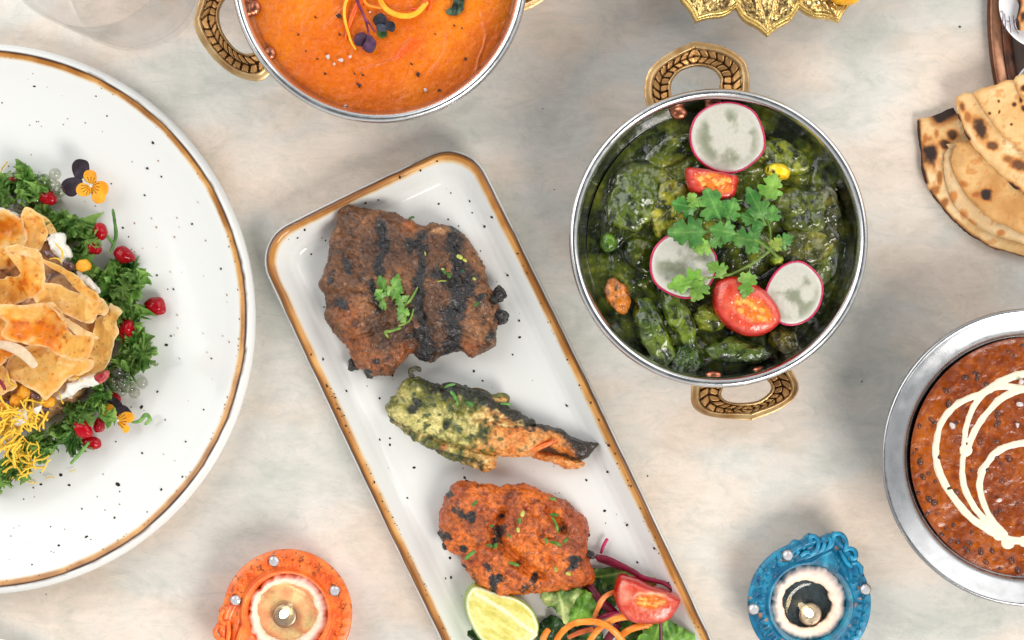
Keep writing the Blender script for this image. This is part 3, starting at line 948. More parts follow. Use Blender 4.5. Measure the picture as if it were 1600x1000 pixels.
def radish(x, y, rx, ry, z, tilt, seed, label):
    root = empty('radish_slice', W(x, y, z))
    tag(root, label, 'radish', 'radish slices on the spinach curry')
    pts = ell(x, y, rx, ry, 0.3, 11, 0.03, seed)
    def zf(X, Y, r):
        return (tilt[0] * (X - x) + tilt[1] * (Y - y)) * S + 1.2 * S * fbm(X, Y, 0 * X, 40, 2, seed) + 0.0022
    def col(X, Y, r):
        a = np.arctan2(Y - y, X - x)
        rad = fbm(np.cos(a) * 40, np.sin(a) * 40, r * 6, 5, 3, seed)
        n = fbm(X, Y, 0 * X, 20, 4, seed + 2)
        c = mixc((196, 193, 180), (128, 132, 108), np.clip(sstep(-0.2, 0.45, n * 1.0 + rad * 0.18 + (Y - y) / ry * 0.25) * sstep(0.98, 0.6, r) * 0.9, 0, 1))
        return mixc(c, (206, 203, 192), sstep(0.82, 0.92, r) * 0.7)
    sheet('radish_flesh', pts, z, zf, 0.0016, M['radish'], col, 120, 34, root)
    pts2 = catmull(pts, 140)
    cx, cy = pts2.mean(0)
    k = S * (1 - z / D)
    out = []
    prof = [(-0.2, 0.0), (1.6, -0.1), (2.5, 0.8), (2.1, 1.6), (0.6, 1.78), (-0.4, 1.7)]
    V = []
    for (d, h) in prof:
        q = pts2 + (pts2 - (cx, cy)) / np.hypot(*(pts2 - (cx, cy)).T)[:, None] * (d - 1.2)
        Z = zf(q[:, 0], q[:, 1], 1.0 + 0 * q[:, 0]) + h * 0.001 * 0.95
        V.append(np.stack([(q[:, 0] - 800) * k, -(q[:, 1] - 500) * k, z + Z], 1))
    V = np.array(V)
    F = grid_faces(len(prof), 140)
    F = np.vstack([F, np.stack([(len(prof) - 1) * 140 + np.arange(140), (len(prof) - 1) * 140 + (np.arange(140) + 1) % 140, (np.arange(140) + 1) % 140, np.arange(140)], 1)])
    cc = np.repeat(mixc((208, 30, 92), (176, 22, 70), np.clip(0.5 + fbm(pts2[:, 0], pts2[:, 1], 0 * pts2[:, 0], 30, 2, seed), 0, 1))[None], len(prof), 0)
    put('skin', V.reshape(-1, 3), F, M['veg'], W(x, y, z), root, cc.reshape(-1, 3))


radish(1136, 216, 58, 54, 0.0435, (0.02, -0.10), 3, 'largest radish slice at the top of the spinach curry')
radish(1067, 415, 52, 50, 0.0455, (0.08, 0.02), 8, 'radish slice partly under coriander at the left of the tomato wedge')
radish(1240, 459, 44, 50, 0.0445, (-0.08, 0.10), 15, 'radish slice with pink skin at the right of the tomato wedge')


def tomato(name, pts, z, ht, cut_c, cut_r, ang, label, seed, pale=0.0):
    """wedge lying with its cut face up: flesh, a seed pocket with seeds, skin at the sides"""
    ca, sa = math.cos(ang), math.sin(ang)
    r_ = random.Random(seed)
    seeds = [(r_.uniform(-0.8, 0.8), r_.uniform(-0.55, 0.55)) for _ in range(9)]
    O = catmull(pts, 90)
    Oc = np.vstack([O, O[:1]])
    def loc(X, Y):
        u = ((X - cut_c[0]) * ca + (Y - cut_c[1]) * sa) / cut_r[0]; v = (-(X - cut_c[0]) * sa + (Y - cut_c[1]) * ca) / cut_r[1]
        return u, v, np.hypot(u, v) + 0.22 * fbm(X, Y, 0 * X, 12, 2, seed)
    def sd(u, v):
        m = 0
        for (a, b) in seeds:
            m = np.maximum(m, np.clip(1 - (((u - a) / 0.20) ** 2 + ((v - b) / 0.30) ** 2), 0, 1))
        return m
    def disp(X, Y, Z):
        u, v, r = loc(X, Y)
        p = sstep(1.15, 0.75, r)
        return (-4.5 * p + p * 3.5 * sd(u, v) + fbm(X, Y, Z, 14, 3, seed) * 0.9 + p * 1.6 * fbm(X, Y, Z, 7, 2, seed + 1)) * S
    def col(X, Y, Z, d):
        u, v, r = loc(X, Y)
        de = dpoly(X, Y, Oc)
        n = fbm(X, Y, Z, 16, 3, seed + 2)
        c = mixc((202, 58, 36), (216 + 12 * pale, 92 + 60 * pale, 66 + 60 * pale), np.clip(0.5 + n, 0, 1))
        c = mixc((188, 28, 18), c, sstep(3.0, 9.0, de))
        c = mixc(c, (238, 196, 150), sstep(0.45, 1.0, pale * sstep(1.9, 1.1, r) * sstep(0.2, -1.2, v)) * 0.8)
        p = sstep(1.1, 0.85, r)
        c = mixc(c, mixc((212, 92, 20), (232, 132, 34), np.clip(0.5 + n, 0, 1)), p)
        return mixc(c, (238, 178, 74), p * sstep(0.1, 0.6, sd(u, v)) * 0.8)
    o = pebble(name, pts, z, ht, M['tomato'], col, disp, hb=0.35, e=0.5, nseg=200, nring=76)
    return tag(o, label, 'tomato', 'tomato wedges')


tomato('tomato_wedge', [(1113, 459), (1120, 440), (1134, 432), (1156, 433), (1186, 447), (1208, 468), (1220, 492), (1214, 509), (1196, 522), (1176, 526), (1156, 522), (1132, 507), (1116, 485)],
       0.0405, 0.016, (1172, 484), (33, 18), 0.42, 'large wet red tomato wedge in the middle of the spinach curry', 4)
tomato('tomato_wedge', [(1071, 264), (1084, 262), (1110, 266), (1140, 272), (1153, 278), (1150, 300), (1140, 312), (1120, 313), (1098, 306), (1080, 300), (1072, 284)],
       0.0415, 0.013, (1116, 286), (31, 16), 0.2, 'small tomato wedge tucked under the top radish slice', 9)

# coriander -----------------------------------------------------------
def leaflet_outline(bx, by, tx, ty, w, seed):
    """lobed coriander leaflet between its base and tip"""
    r_ = random.Random(seed)
    L = math.hypot(tx - bx, ty - by); ux, uy = (tx - bx) / L, (ty - by) / L
    prof = [(0.0, 0.03), (0.10, 0.05), (0.20, 0.30), (0.17, 0.62), (0.27, 0.80), (0.33, 0.70), (0.40, 0.98), (0.50, 0.84), (0.53, 0.46), (0.60, 0.42), (0.63, 0.68), (0.73, 0.74), (0.77, 0.52), (0.86, 0.54), (0.87, 0.30), (0.97, 0.22), (1.0, 0.04)]
    right = []; left = []
    for (t, d) in prof:
        j = 1 + 0.25 * (r_.random() - 0.5); k2 = 1 + 0.25 * (r_.random() - 0.5)
        right.append((bx + ux * L * t - uy * w * d * j, by + uy * L * t + ux * w * d * j))
        left.append((bx + ux * L * t + uy * w * d * k2, by + uy * L * t - ux * w * d * k2))
    return right + left[::-1]


def leaflet(name, bx, by, tx, ty, w, z, seed, parent, base=(78, 128, 44), hi=(120, 166, 70), curl=3.0, lift=4.0, mat='leaf'):
    pts = leaflet_outline(bx, by, tx, ty, w, seed)
    L = math.hypot(tx - bx, ty - by); ux, uy = (tx - bx) / L, (ty - by) / L
    c = (bx + ux * L * 0.45, by + uy * L * 0.45)
    r_ = random.Random(seed); ph = r_.random() * 6; tl = r_.uniform(-0.15, 0.15)
    def zf(X, Y, r):
        t = ((X - bx) * ux + (Y - by) * uy) / L; s = (-(X - bx) * uy + (Y - by) * ux)
        return (lift * np.sin(np.clip(t, 0, 1) * 2.6) + tl * s + curl * (np.abs(s) / w) ** 1.5 * np.cos(ph) + 1.6 * fbm(X, Y, 0 * X, 14, 2, seed)) * S
    def col(X, Y, r):
        t = ((X - bx) * ux + (Y - by) * uy) / L; s = (-(X - bx) * uy + (Y - by) * ux)
        vein = np.exp(-(s / 1.0) ** 2) + 0.6 * np.exp(-((np.abs(s) - (t - 0.15) * L * 0.55) / 1.0) ** 2) * (t > 0.15)
        n = fbm(X, Y, 0 * X, 18, 3, seed + 4)
        cc = mixc(base, hi, np.clip(0.45 + n * 1.2, 0, 1))
        return mixc(cc, (158, 190, 110), np.clip(vein, 0, 1) * 0.45)
    return sheet(name, pts, z, zf, 0.00035, M[mat], col, 150, 12, parent, c, smooth_out=True)


def coriander():
    def q(a, b): return (1020 + a / 4.545, 260 + b / 4.545)
    x0, y0 = q(560, 480)
    root = empty('coriander_sprig', W(x0, y0, 0.052))
    tag(root, 'fresh green coriander sprig lying across the radish slices and tomato', 'herb')
    G1 = ((66, 124, 52), (108, 160, 76)); G2 = ((104, 156, 52), (150, 190, 88)); G3 = ((150, 176, 64), (184, 198, 96))
    LS = [(340, 310, 150, 262, 80, G1), (490, 400, 385, 180, 120, G1), (410, 465, 130, 470, 120, G1), (610, 485, 420, 445, 80, G1), (800, 545, 570, 500, 100, G1), (520, 410, 575, 240, 80, G1), (800, 410, 680, 170, 80, G1),
          (800, 260, 865, 70, 90, G2), (830, 425, 635, 350, 80, G1), (430, 555, 300, 595, 60, G2), (850, 575, 985, 500, 60, G1), (835, 590, 905, 520, 50, G3), (545, 775, 395, 700, 60, G2), (410, 790, 130, 850, 90, G2), (370, 795, 285, 945, 70, G2),
          (690, 720, 645, 920, 70, G2), (835, 410, 850, 285, 70, G1), (500, 500, 400, 560, 55, G1), (330, 300, 260, 200, 60, G2), (700, 560, 740, 610, 40, G1)]
    for i, (a, b, c_, d, w, g) in enumerate(LS):
        p = q(a, b); t = q(c_ + (c_ - a) * 0.10, d + (d - b) * 0.10)
        leaflet('leaflet', p[0], p[1], t[0], t[1], w / 4.545 * 1.08, 0.0525 + 0.0010 * (i % 4), 40 + i, root, g[0], g[1])
    cs = lambda X, Y, Z: mixc((112, 150, 62), (148, 176, 88), np.clip(0.5 + fbm(X, Y, Z, 20, 2, 3), 0, 1))
    for path, r in [([(370, 795), (450, 785), (560, 765), (700, 695), (835, 595)], (1.7, 2.6)), ([(890, 650), (835, 595), (740, 530), (600, 480), (420, 465)], (2.4, 1.5)), ([(835, 595), (838, 500), (830, 430), (805, 350), (800, 260)], (2.0, 1.2)),
                    ([(600, 480), (520, 420), (340, 310)], (1.4, 1.0)), ([(700, 695), (690, 720)], (1.2, 1.2)), ([(835, 590), (930, 600)], (1.3, 0.9)), ([(545, 250), (640, 240)], (1.4, 1.0))]:
        pp = [q(a, b) + (0.0535,) for a, b in path]
        tube('stem', pp, r, M['leaf'], root, n=50, m=8, col=cs)


coriander()

# orange curry -------------------------------------------------------
OZ = 0.0405
def or_h(X, Y, r):
    ridge = 0
    for pts in ([(752, 20), (760, 55), (755, 75), (748, 92), (745, 110)], [(698, 55), (696, 78), (682, 100), (672, 112)], [(540, 10), (520, 30), (505, 45)], [(640, 60), (620, 90), (560, 110)]):
        ridge = ridge + 1.6 * np.exp(-(dpoly(X, Y, pts) / 1.6) ** 2)
    return (fbm(X, Y, 0 * X, 60, 5, 71) * 2.6 + fbm(X, Y, 0 * X, 7, 3, 75) * 0.7 + ridge) * sstep(1.0, 0.96, r)


def or_c(X, Y, H, r):
    n = fbm(X, Y, 0 * X, 70, 4, 72); n2 = fbm(X, Y, 0 * X, 6, 3, 73)
    c = mixc((214, 98, 0), (234, 126, 6), np.clip(0.5 + n * 1.3, 0, 1))
    c = mixc(c, (198, 84, 4), sstep(0.15, 0.6, n2) * 0.4)
    c = mixc(c, (236, 138, 40), sstep(0.25, 0.6, -n2) * 0.4)
    c = mixc(c, (222, 84, 20), np.exp(-(dpoly(X, Y, [(620, 88), (650, 66)]) / 7) ** 2) * 0.7)
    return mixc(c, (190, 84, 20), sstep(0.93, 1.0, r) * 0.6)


surface('orange_curry', (596, -32), 213, OZ, M['curry'], or_h, or_c, 460, 230, 'smooth orange curry filling the steel bowl at the top')
OS = OZ + 0.0008
tube('pepper_ribbon', [(590, -14, OS + 0.002), (596, 4, OS + 0.001), (606, 16, OS + 0.002), (622, 24, OS + 0.003), (640, 25, OS + 0.003), (654, 18, OS + 0.002), (668, 2, OS + 0.002)], (4.2, 4.6, 4.6, 3.5), M['carrot'], flat=0.45, col=lambda X, Y, Z: mixc((238, 160, 20), (250, 190, 50), np.clip(0.5 + fbm(X, Y, Z, 18, 2, 1), 0, 1)))
tag(bpy.data.objects['pepper_ribbon'], 'broad yellow vegetable ribbon curling over the orange curry', 'garnish', 'vegetable ribbons on the orange curry')


def rib(path, r, c0, c1, label, name='carrot_ribbon'):
    o = tube(name, path, r, M['carrot'], flat=0.5, n=70, col=lambda X, Y, Z: mixc(c0, c1, np.clip(0.5 + fbm(X, Y, Z, 18, 2, 1), 0, 1)))
    return tag(o, label, 'garnish', 'vegetable ribbons on the orange curry')


rib([(556, -14, OS + 0.003), (542, 0, OS + 0.002), (538, 18, OS + 0.002), (540, 36, OS + 0.002), (545, 54, OS + 0.001), (549, 66, OS + 0.001), (556, 77, OS)], (2.6, 2.4, 2.2, 1.6), (240, 166, 24), (250, 194, 60), 'thin yellow ribbon hanging left of the purple stem', 'pepper_ribbon')
rib([(572, -12, OS + 0.002), (560, 6, OS + 0.002), (550, 26, OS + 0.001), (543, 46, OS), (539, 62, OS)], (4.0, 4.4, 3.4, 1.6), (228, 84, 14), (244, 112, 30), 'orange carrot ribbon behind the thin yellow ribbon')
rib([(566, -6, OS + 0.004), (572, 6, OS + 0.003), (582, 10, OS + 0.002), (596, 12, OS + 0.001)], (2.4, 2.2, 1.6), (236, 132, 24), (246, 160, 50), 'short orange ribbon crossing behind the purple stem')
rib([(668, -12, OS + 0.002), (664, 6, OS + 0.002), (652, 14, OS + 0.001), (642, 12, OS)], (3.0, 3.0, 1.8), (226, 62, 22), (238, 90, 40), 'red orange ribbon at the right end of the broad yellow ribbon')
rib([(672, -10, OS + 0.002), (674, 4, OS + 0.001), (668, 18, OS)], (2.6, 2.2, 1.5), (228, 70, 20), (238, 100, 36), 'short red ribbon at the far right of the garnish')
rib([(566, -12, OS + 0.003), (569, 2, OS + 0.002), (567, 8, OS + 0.001)], (2.6, 2.0, 1.4), (214, 40, 24), (226, 60, 40), 'short red strip at the top behind the purple stem')


def microgreen():
    root = empty('microgreen_sprout', W(574, 50, OS))
    tag(root, 'purple microgreen sprout with dark round leaves on the orange curry', 'herb')
    cs = lambda X, Y, Z: mixc((112, 44, 78), (150, 74, 104), np.clip(0.5 + fbm(X, Y, Z, 10, 2, 1), 0, 1))
    tube('stem', [(553, -12, OS + 0.004), (561, 8, OS + 0.004), (570, 28, OS + 0.004), (576, 52, OS + 0.003)], (2.6, 2.2, 1.6), M['leaf'], root, col=cs, n=40, m=8)
    tube('stem', [(569, 26, OS + 0.004), (578, 38, OS + 0.004), (586, 50, OS + 0.003)], (1.7, 1.3), M['leaf'], root, col=cs, n=30, m=8)
    def lf(pts, base, hi, z, sd):
        c = np.mean(pts, 0)
        def col(X, Y, r):
            return mixc(base, hi, np.clip(0.45 + 1.3 * fbm(X, Y, 0 * X, 9, 3, sd), 0, 1))
        sheet('leaf', pts, z, lambda X, Y, r: (2.5 * r ** 2 * np.cos(np.arctan2(Y - c[1], X - c[0]) * 2 + sd) + 1.2 * fbm(X, Y, 0 * X, 10, 2, sd) + 1.5) * S, 0.0005, M['petal'], col, 70, 12, root)
    lf([(553, 62), (556, 54), (564, 51), (572, 53), (577, 60), (572, 68), (564, 73), (556, 71)], (52, 26, 48), (84, 50, 74), OS + 0.001, 2)
    lf([(575, 54), (582, 58), (588, 66), (586, 78), (580, 83), (572, 81), (566, 74), (572, 64)], (70, 38, 66), (104, 66, 98), OS + 0.002, 5)
    lf([(583, 30), (588, 23), (597, 21), (603, 27), (605, 36), (598, 42), (590, 42), (584, 36)], (24, 22, 32), (50, 46, 60), OS + 0.001, 7)
    lf([(602, 36), (608, 33), (616, 36), (618, 44), (613, 50), (605, 48), (601, 43)], (22, 22, 30), (46, 44, 58), OS + 0.002, 8)
    lf([(589, 50), (596, 46), (604, 48), (604, 56), (597, 61), (591, 57)], (40, 70, 24), (84, 118, 40), OS + 0.0005, 9)
    lf([(588, 40), (597, 38), (606, 42), (602, 49), (592, 49)], (54, 60, 76), (92, 100, 116), OS + 0.0025, 10)


microgreen()
o = sheet('herb_leaf', [(697, 21), (699, 15), (705, 12), (708, 3), (705, -8), (716, -14), (726, -6), (725, 8), (724, 16), (716, 23), (706, 25)], OS, lambda X, Y, r: (2.5 + 2.2 * fbm(X, Y, 0 * X, 12, 3, 4)) * S, 0.0006, M['leaf'],
          lambda X, Y, r: mixc((30, 46, 36), (112, 134, 104), np.clip(0.4 + 1.6 * fbm(X, Y, 0 * X, 10, 3, 6), 0, 1)), 90, 14, None, (713, 8))
tag(o, 'folded dark green leaf at the right of the orange curry', 'herb')
for i, (x, y, r) in enumerate([(529, 25, 4.2), (531, 54, 2.2), (562, 134, 3.2), (558, 131, 2.0), (567, 117, 2.2), (653, 117, 3.6), (686, 141, 2.6), (643, 100, 2.2), (727, 92, 2.6), (508, 115, 2.2), (493, 27, 2.0), (554, 115, 1.8), (466, 54, 1.8), (710, 40, 1.6), (722, 44, 1.6), (496, 92, 1.8), (680, 53, 1.5), (478, 80, 1.4)]):
    o = pebble('spice_grain', ell(x, y, r, r * 0.8, i, 9, 0.25, i), OS - 0.0002, r * 0.8 * S, M['dark'], nseg=14, nring=7)
    tag(o, 'tiny dark spice grain on the orange curry', 'spice', 'spice grains on the orange curry')
def salt(x, y, r, z, where, i):
    o = pebble('salt_flake', ell(x, y, r, r * 0.75, i * 1.3, 6, 0.25, i + 3), z, r * 0.8 * S, M['salt'], nseg=16, nring=7, e=0.45)
    tag(o, 'small white salt flake on the ' + where, 'salt', 'salt flakes on the ' + where)
for i, (x, y, r) in enumerate([(532, 94, 4.2), (512, 89, 4.5), (547, 89, 3), (665, 141, 3.4), (578, 19, 2), (540, 165, 2.2), (522, 100, 2.5), (568, 180, 2)]):
    salt(x, y, r, OS, 'orange curry', i)

# dal -----------------------------------------------------------------
DZ = 0.0375
def dal_h(X, Y, r):
    return (fbm(X, Y, 0 * X, 46, 5, 81) * 3.2 + fbm(X, Y, 0 * X, 11, 3, 83) * 1.3) * sstep(1.0, 0.95, r)
def dal_c(X, Y, H, r):
    n = fbm(X, Y, 0 * X, 50, 4, 82); n2 = fbm(X, Y, 0 * X, 9, 3, 84)
    c = mixc((122, 50, 0), (160, 78, 6), np.clip(0.5 + n * 1.3, 0, 1))
    c = mixc(c, (106, 42, 18), sstep(0.1, 0.5, n2) * 0.6)
    c = mixc(c, (192, 102, 30), sstep(0.25, 0.6, -n2 - 0.2 * n) * 0.5)
    return mixc(c, (112, 46, 16), sstep(0.95, 1.0, r) * 0.6)
surface('lentil_curry', (1611, 715), 189, DZ, M['dal'], dal_h, dal_c, 420, 200, 'brown red lentil curry with a white cream swirl at the right edge')


def cream():
    def q(a, b): return (1360 + a / 2.0, 460 + b / 2.0)
    st = [([(560, 230), (480, 248), (425, 265), (390, 285), (350, 308), (300, 328), (255, 355), (225, 395), (210, 440), (204, 490), (212, 540), (232, 590), (262, 640), (300, 685), (345, 722), (395, 752), (440, 768), (520, 770), (600, 750)], 6.2),
          ([(520, 300), (470, 292), (420, 288), (380, 292), (345, 318), (318, 360), (298, 420), (294, 475)], 5.2), ([(540, 290), (480, 296), (425, 316), (380, 352), (345, 395), (320, 440), (305, 478)], 6.0),
          ([(298, 486), (288, 520), (288, 575), (300, 620), (325, 665), (355, 700), (390, 735), (430, 765)], 5.4), ([(560, 460), (480, 465), (430, 474), (385, 500), (355, 545), (342, 595), (352, 650), (380, 705), (420, 750)], 5.6)]
    bl = [(299, 487, 13), (430, 776, 14), (480, 772, 12), (400, 755, 10)]
    x = np.arange(1448, 1672, 1.15); y = np.arange(560, 862, 1.15)
    X, Y = np.meshgrid(x, y)
    wx = X + 0.8 * fbm(X, Y, 0 * X, 16, 3, 5); wy = Y + 0.8 * fbm(X, Y, 0 * X, 16, 3, 6)
    h = np.full(X.shape, -9.0)
    for pts, w in st:
        p = catmull([q(a, b) for a, b in pts], 60, closed=False)
        d = dpoly(wx, wy, [tuple(v) for v in p])
        w = w * 0.82 * (1 + 0.28 * fbm(X, Y, 0 * X, 60, 2, 44))
        hh = np.where(d < w, 1.5 * np.sqrt(np.clip(1 - (d / w) ** 2, 0, 1)), -(d - w))
        h = np.maximum(h, hh)
    for (a, b, w) in bl:
        w = w * 0.72
        px, py = q(a, b)
        d = np.hypot(wx - px, wy - py)
        h = np.maximum(h, np.where(d < w, 1.7 * np.sqrt(np.clip(1 - (d / w) ** 2, 0, 1)), -(d - w)))
    base = fbm(X, Y, 0 * X, 46, 2, 81) * 2.0 + 0.5
    k = S * (1 - DZ / D)
    Z = DZ + (base + np.maximum(h, -1.6)) * S
    V = np.stack([(X - 800) * k, -(Y - 500) * k, Z], -1).reshape(-1, 3)
    ny, nx = X.shape
    F = grid_faces(ny, nx, closed=False)
    keep = (h.reshape(-1)[F] > -1.6).any(1)
    F = F[keep]
    used = np.unique(F); mp = -np.ones(len(V), int); mp[used] = np.arange(len(used))
    o = put('cream_swirl', V[used], mp[F], M['cream'], W(1530, 715, DZ))
    tag(o, 'white cream swirled in curves on the lentil curry', 'cream')


cream()
bpts = [(1455, 655), (1460, 660), (1436, 665), (1432, 702), (1428, 708), (1450, 740), (1461, 752), (1442, 745), (1495, 770), (1512, 860), (1508, 855), (1496, 846), (1540, 878), (1562, 888), (1580, 876), (1518, 735), (1565, 752), (1557, 690), (1560, 660), (1522, 583), (1528, 585), (1508, 590), (1484, 845), (1470, 835), (1435, 770), (1452, 780), (1460, 785), (1575, 550), (1584, 556), (1591, 662), (1540, 600), (1576, 716), (1550, 860), (1590, 890), (1448, 803), (1530, 690)]
while len(bpts) < 62:
    a = rng.uniform(1.6, 4.7); r = 186 * math.sqrt(rng.uniform(0.05, 0.93))
    x, y = 1611 + r * math.cos(a), 715 + r * math.sin(a)
    if x < 1612: bpts.append((x, y))
for i, (x, y) in enumerate(bpts):
    r = rng.uniform(3.2, 6.4)
    zb = DZ + float(dal_h(np.array([x]), np.array([y]), np.array([0.5]))[0]) * S
    o = pebble('black_lentil', ell(x, y, r * 1.15, r * 0.85, rng.random() * 3, 10, 0.1, i), zb - r * 0.75 * S, r * 1.2 * S, M['bean'],
               lambda X, Y, Z, d, i=i: mixc((62, 32, 20), (120, 58, 28), np.clip(0.4 + 1.2 * fbm(X, Y, Z, 6, 2, i), 0, 1)), nseg=18, nring=9, e=0.85)
    wh = 'above the cream swirl' if y < 610 else 'below the cream swirl' if y > 835 else 'left of the outer cream line' if x < 1462 + abs(y - 705) * 0.35 else 'between the cream lines'
    tag(o, 'dark whole lentil in the brown curry ' + wh, 'lentil', 'lentils ' + wh)
for i, (x, y, r) in enumerate([(1488, 665, 5), (1596, 597, 5), (1593, 632, 5.5), (1590, 664, 4), (1561, 782, 4.5), (1540, 768, 2.5)]):
    salt(x, y, r, DZ + 0.0012, 'lentil curry', i + 20)

# ------------------------------------------------------------------ grilled food on the rectangular plate
def charred(patches, strokes, base, hi, dark, seed, extra=None, orange=None):
    def f(X, Y, Z, d):
        n = fbm(X, Y, Z, 40, 4, seed); n2 = fbm(X, Y, Z, 11, 4, seed + 3); n3 = fbm(X, Y, Z, 4, 2, seed + 9)
        nl = fbm(X, Y, Z, 75, 3, seed + 21)
        c = mixc(base, hi, np.clip(0.45 + n * 1.5 + n2 * 0.7, 0, 1))
        c = mixc(c, dark, sstep(0.0, 0.5, nl + 0.5 * n2) * 0.45)
        if orange is not None:
            m = 0
            for (x, y, r) in orange[1]:
                m = np.maximum(m, sstep(1.2, 0.3, np.hypot(X - x, Y - y) / r + n2 * 0.6))
            c = mixc(c, orange[0], m * 0.8)
        c = mixc(c, dark, sstep(0.15, 0.6, -n2 - n3 * 0.4) * 0.6)
        c = mixc(c, np.asarray(hi) * 1.18, sstep(0.3, 0.6, n3 + 0.3 * n2) * 0.35)
        m = 0
        for pts, w in strokes:
            dd = dpoly(X, Y, pts) / w + n2 * 0.95 + n3 * 0.5
            m = np.maximum(m, sstep(1.35, 0.45, dd))
        for (x, y, r) in patches:
            dd = np.hypot(X - x, Y - y) / r + n2 * 1.5 + n3 * 0.6 + n * 0.4
            m = np.maximum(m, sstep(1.35, 0.45, dd))
        c = mixc(c, (24, 21, 22), m * 0.97)
        if extra is not None:
            c = extra(c, X, Y, Z, n, n2)
        return c
    return f


def crop(x0, y0, sc):
    return lambda pts: [(x0 + a / sc, y0 + b / sc) for a, b in pts]


q4 = crop(480, 300, 3.3333)
steak_pts = q4([(215, 78), (300, 92), (370, 106), (450, 118), (530, 142), (600, 160), (680, 153), (760, 183), (825, 222), (868, 290), (900, 350), (932, 400), (950, 480), (985, 520), (1015, 580), (1020, 650), (1000, 720), (980, 785), (930, 822), (870, 862), (800, 852),
                (740, 868), (690, 866), (640, 888), (580, 868), (535, 850), (500, 882), (450, 930), (400, 945), (330, 948), (285, 925), (250, 880), (215, 800), (170, 755), (108, 690), (92, 640), (95, 570), (72, 500), (85, 440), (110, 380), (130, 300), (140, 210), (165, 130)])
s_strokes = [(q4([(385, 170), (400, 230), (415, 300), (402, 345), (372, 385), (388, 425)]), 8), (q4([(610, 225), (560, 265), (545, 300)]), 10), (q4([(610, 290), (600, 400), (585, 500), (585, 590), (605, 680)]), 8), (q4([(610, 740), (620, 800), (605, 875)]), 17),
             (q4([(770, 205), (772, 290), (795, 380), (770, 470)]), 11), (q4([(770, 470), (800, 550), (750, 640), (770, 730), (745, 850)]), 15), (q4([(345, 470), (350, 520), (380, 600)]), 6)]
s_patches = [(*q4([(190, 575)])[0], 10), (*q4([(212, 395)])[0], 7), (*q4([(240, 905)])[0], 9), (*q4([(315, 940)])[0], 7), (*q4([(690, 430)])[0], 14), (*q4([(905, 545)])[0], 8), (*q4([(955, 740)])[0], 7), (*q4([(990, 560)])[0], 10), (*q4([(1005, 660)])[0], 9), (*q4([(140, 470)])[0], 5), (*q4([(365, 885)])[0], 5), (*q4([(835, 490)])[0], 16)]
s_groove = [(q4([(310, 480), (300, 530), (220, 520)]), 5, 5), (q4([(100, 520), (200, 530), (330, 560), (420, 640)]), 5, 5), (q4([(230, 780), (330, 740), (420, 700)]), 5, 5), (q4([(160, 160), (230, 300), (200, 420)]), 6, 3), (q4([(540, 860), (560, 780), (520, 700)]), 6, 4)]


def steak_disp(X, Y, Z):
    d = fbm(X, Y, Z, 55, 4, 201) * 14 + fbm(X, Y, Z, 15, 4, 205) * 5.5 + np.abs(fbm(X, Y, Z, 6, 3, 207)) * 3.6
    for pts, w, dep in s_groove:
        d = d - dep * np.exp(-(dpoly(X, Y, pts) / w) ** 2)
    for pts, w in s_strokes:
        d = d - 3.0 * np.exp(-(dpoly(X, Y, pts) / (w * 1.1)) ** 2)
    return d * S


def steak_extra(c, X, Y, Z, n, n2):
    fat = np.exp(-(((X - 687) / 22) ** 2 + ((Y - 359) / 9) ** 2)) + n2 * 0.3
    return mixc(c, (214, 160, 108), sstep(0.35, 0.9, fat) * 0.75)


PZS = 0.0058
o = pebble('grilled_lamb_steak', steak_pts, PZS, 0.021, M['meat'], charred(s_patches, s_strokes, (90, 54, 26), (142, 92, 52), (46, 25, 12), 210, steak_extra, ((150, 80, 32), [(555, 540, 38), (545, 490, 26), (590, 570, 30), (632, 555, 24), (660, 515, 16), (640, 350, 20), (735, 545, 20)])),
           steak_disp, hb=0.3, e=0.55, nseg=520, nring=150, center=(643, 455))
tag(o, 'large brown grilled meat steak with black char stripes on the rectangular plate', 'meat')


def charlump(x, y, rx, ry, z, ht, seed, label):
    o = pebble('charred_bit', ell(x, y, rx, ry, seed, 12, 0.2, seed), z, ht, M['meat'], lambda X, Y, Z, d: mixc((20, 18, 18), (58, 48, 42), np.clip(0.3 + fbm(X, Y, Z, 7, 3, seed), 0, 1)), lambda X, Y, Z: (fbm(X, Y, Z, 12, 3, seed) * 7 + np.abs(fbm(X, Y, Z, 5, 2, seed)) * 3) * S, nseg=70, nring=30, e=0.8)
    tag(o, label, 'charred bit', 'charred lumps on the meat edges')


charlump(777, 462, 14, 13, PZS + 0.006, 0.009, 1, 'upper black charred lump at the right edge of the steak')
charlump(779, 492, 12, 19, PZS + 0.004, 0.009, 2, 'lower black charred lump at the right edge of the steak')
charlump(553, 570, 8, 10, PZS, 0.008, 3, 'black charred lump at the lower left of the steak')
charlump(574, 583, 9, 5, PZS, 0.006, 4, 'small black charred lump under the lower left steak edge')
charlump(920, 866, 5, 8, PZS + 0.004, 0.008, 5, 'black charred lump at the right edge of the chicken piece')
charlump(702, 845, 7, 12, PZS + 0.005, 0.008, 7, 'black charred lump at the left edge of the chicken piece')

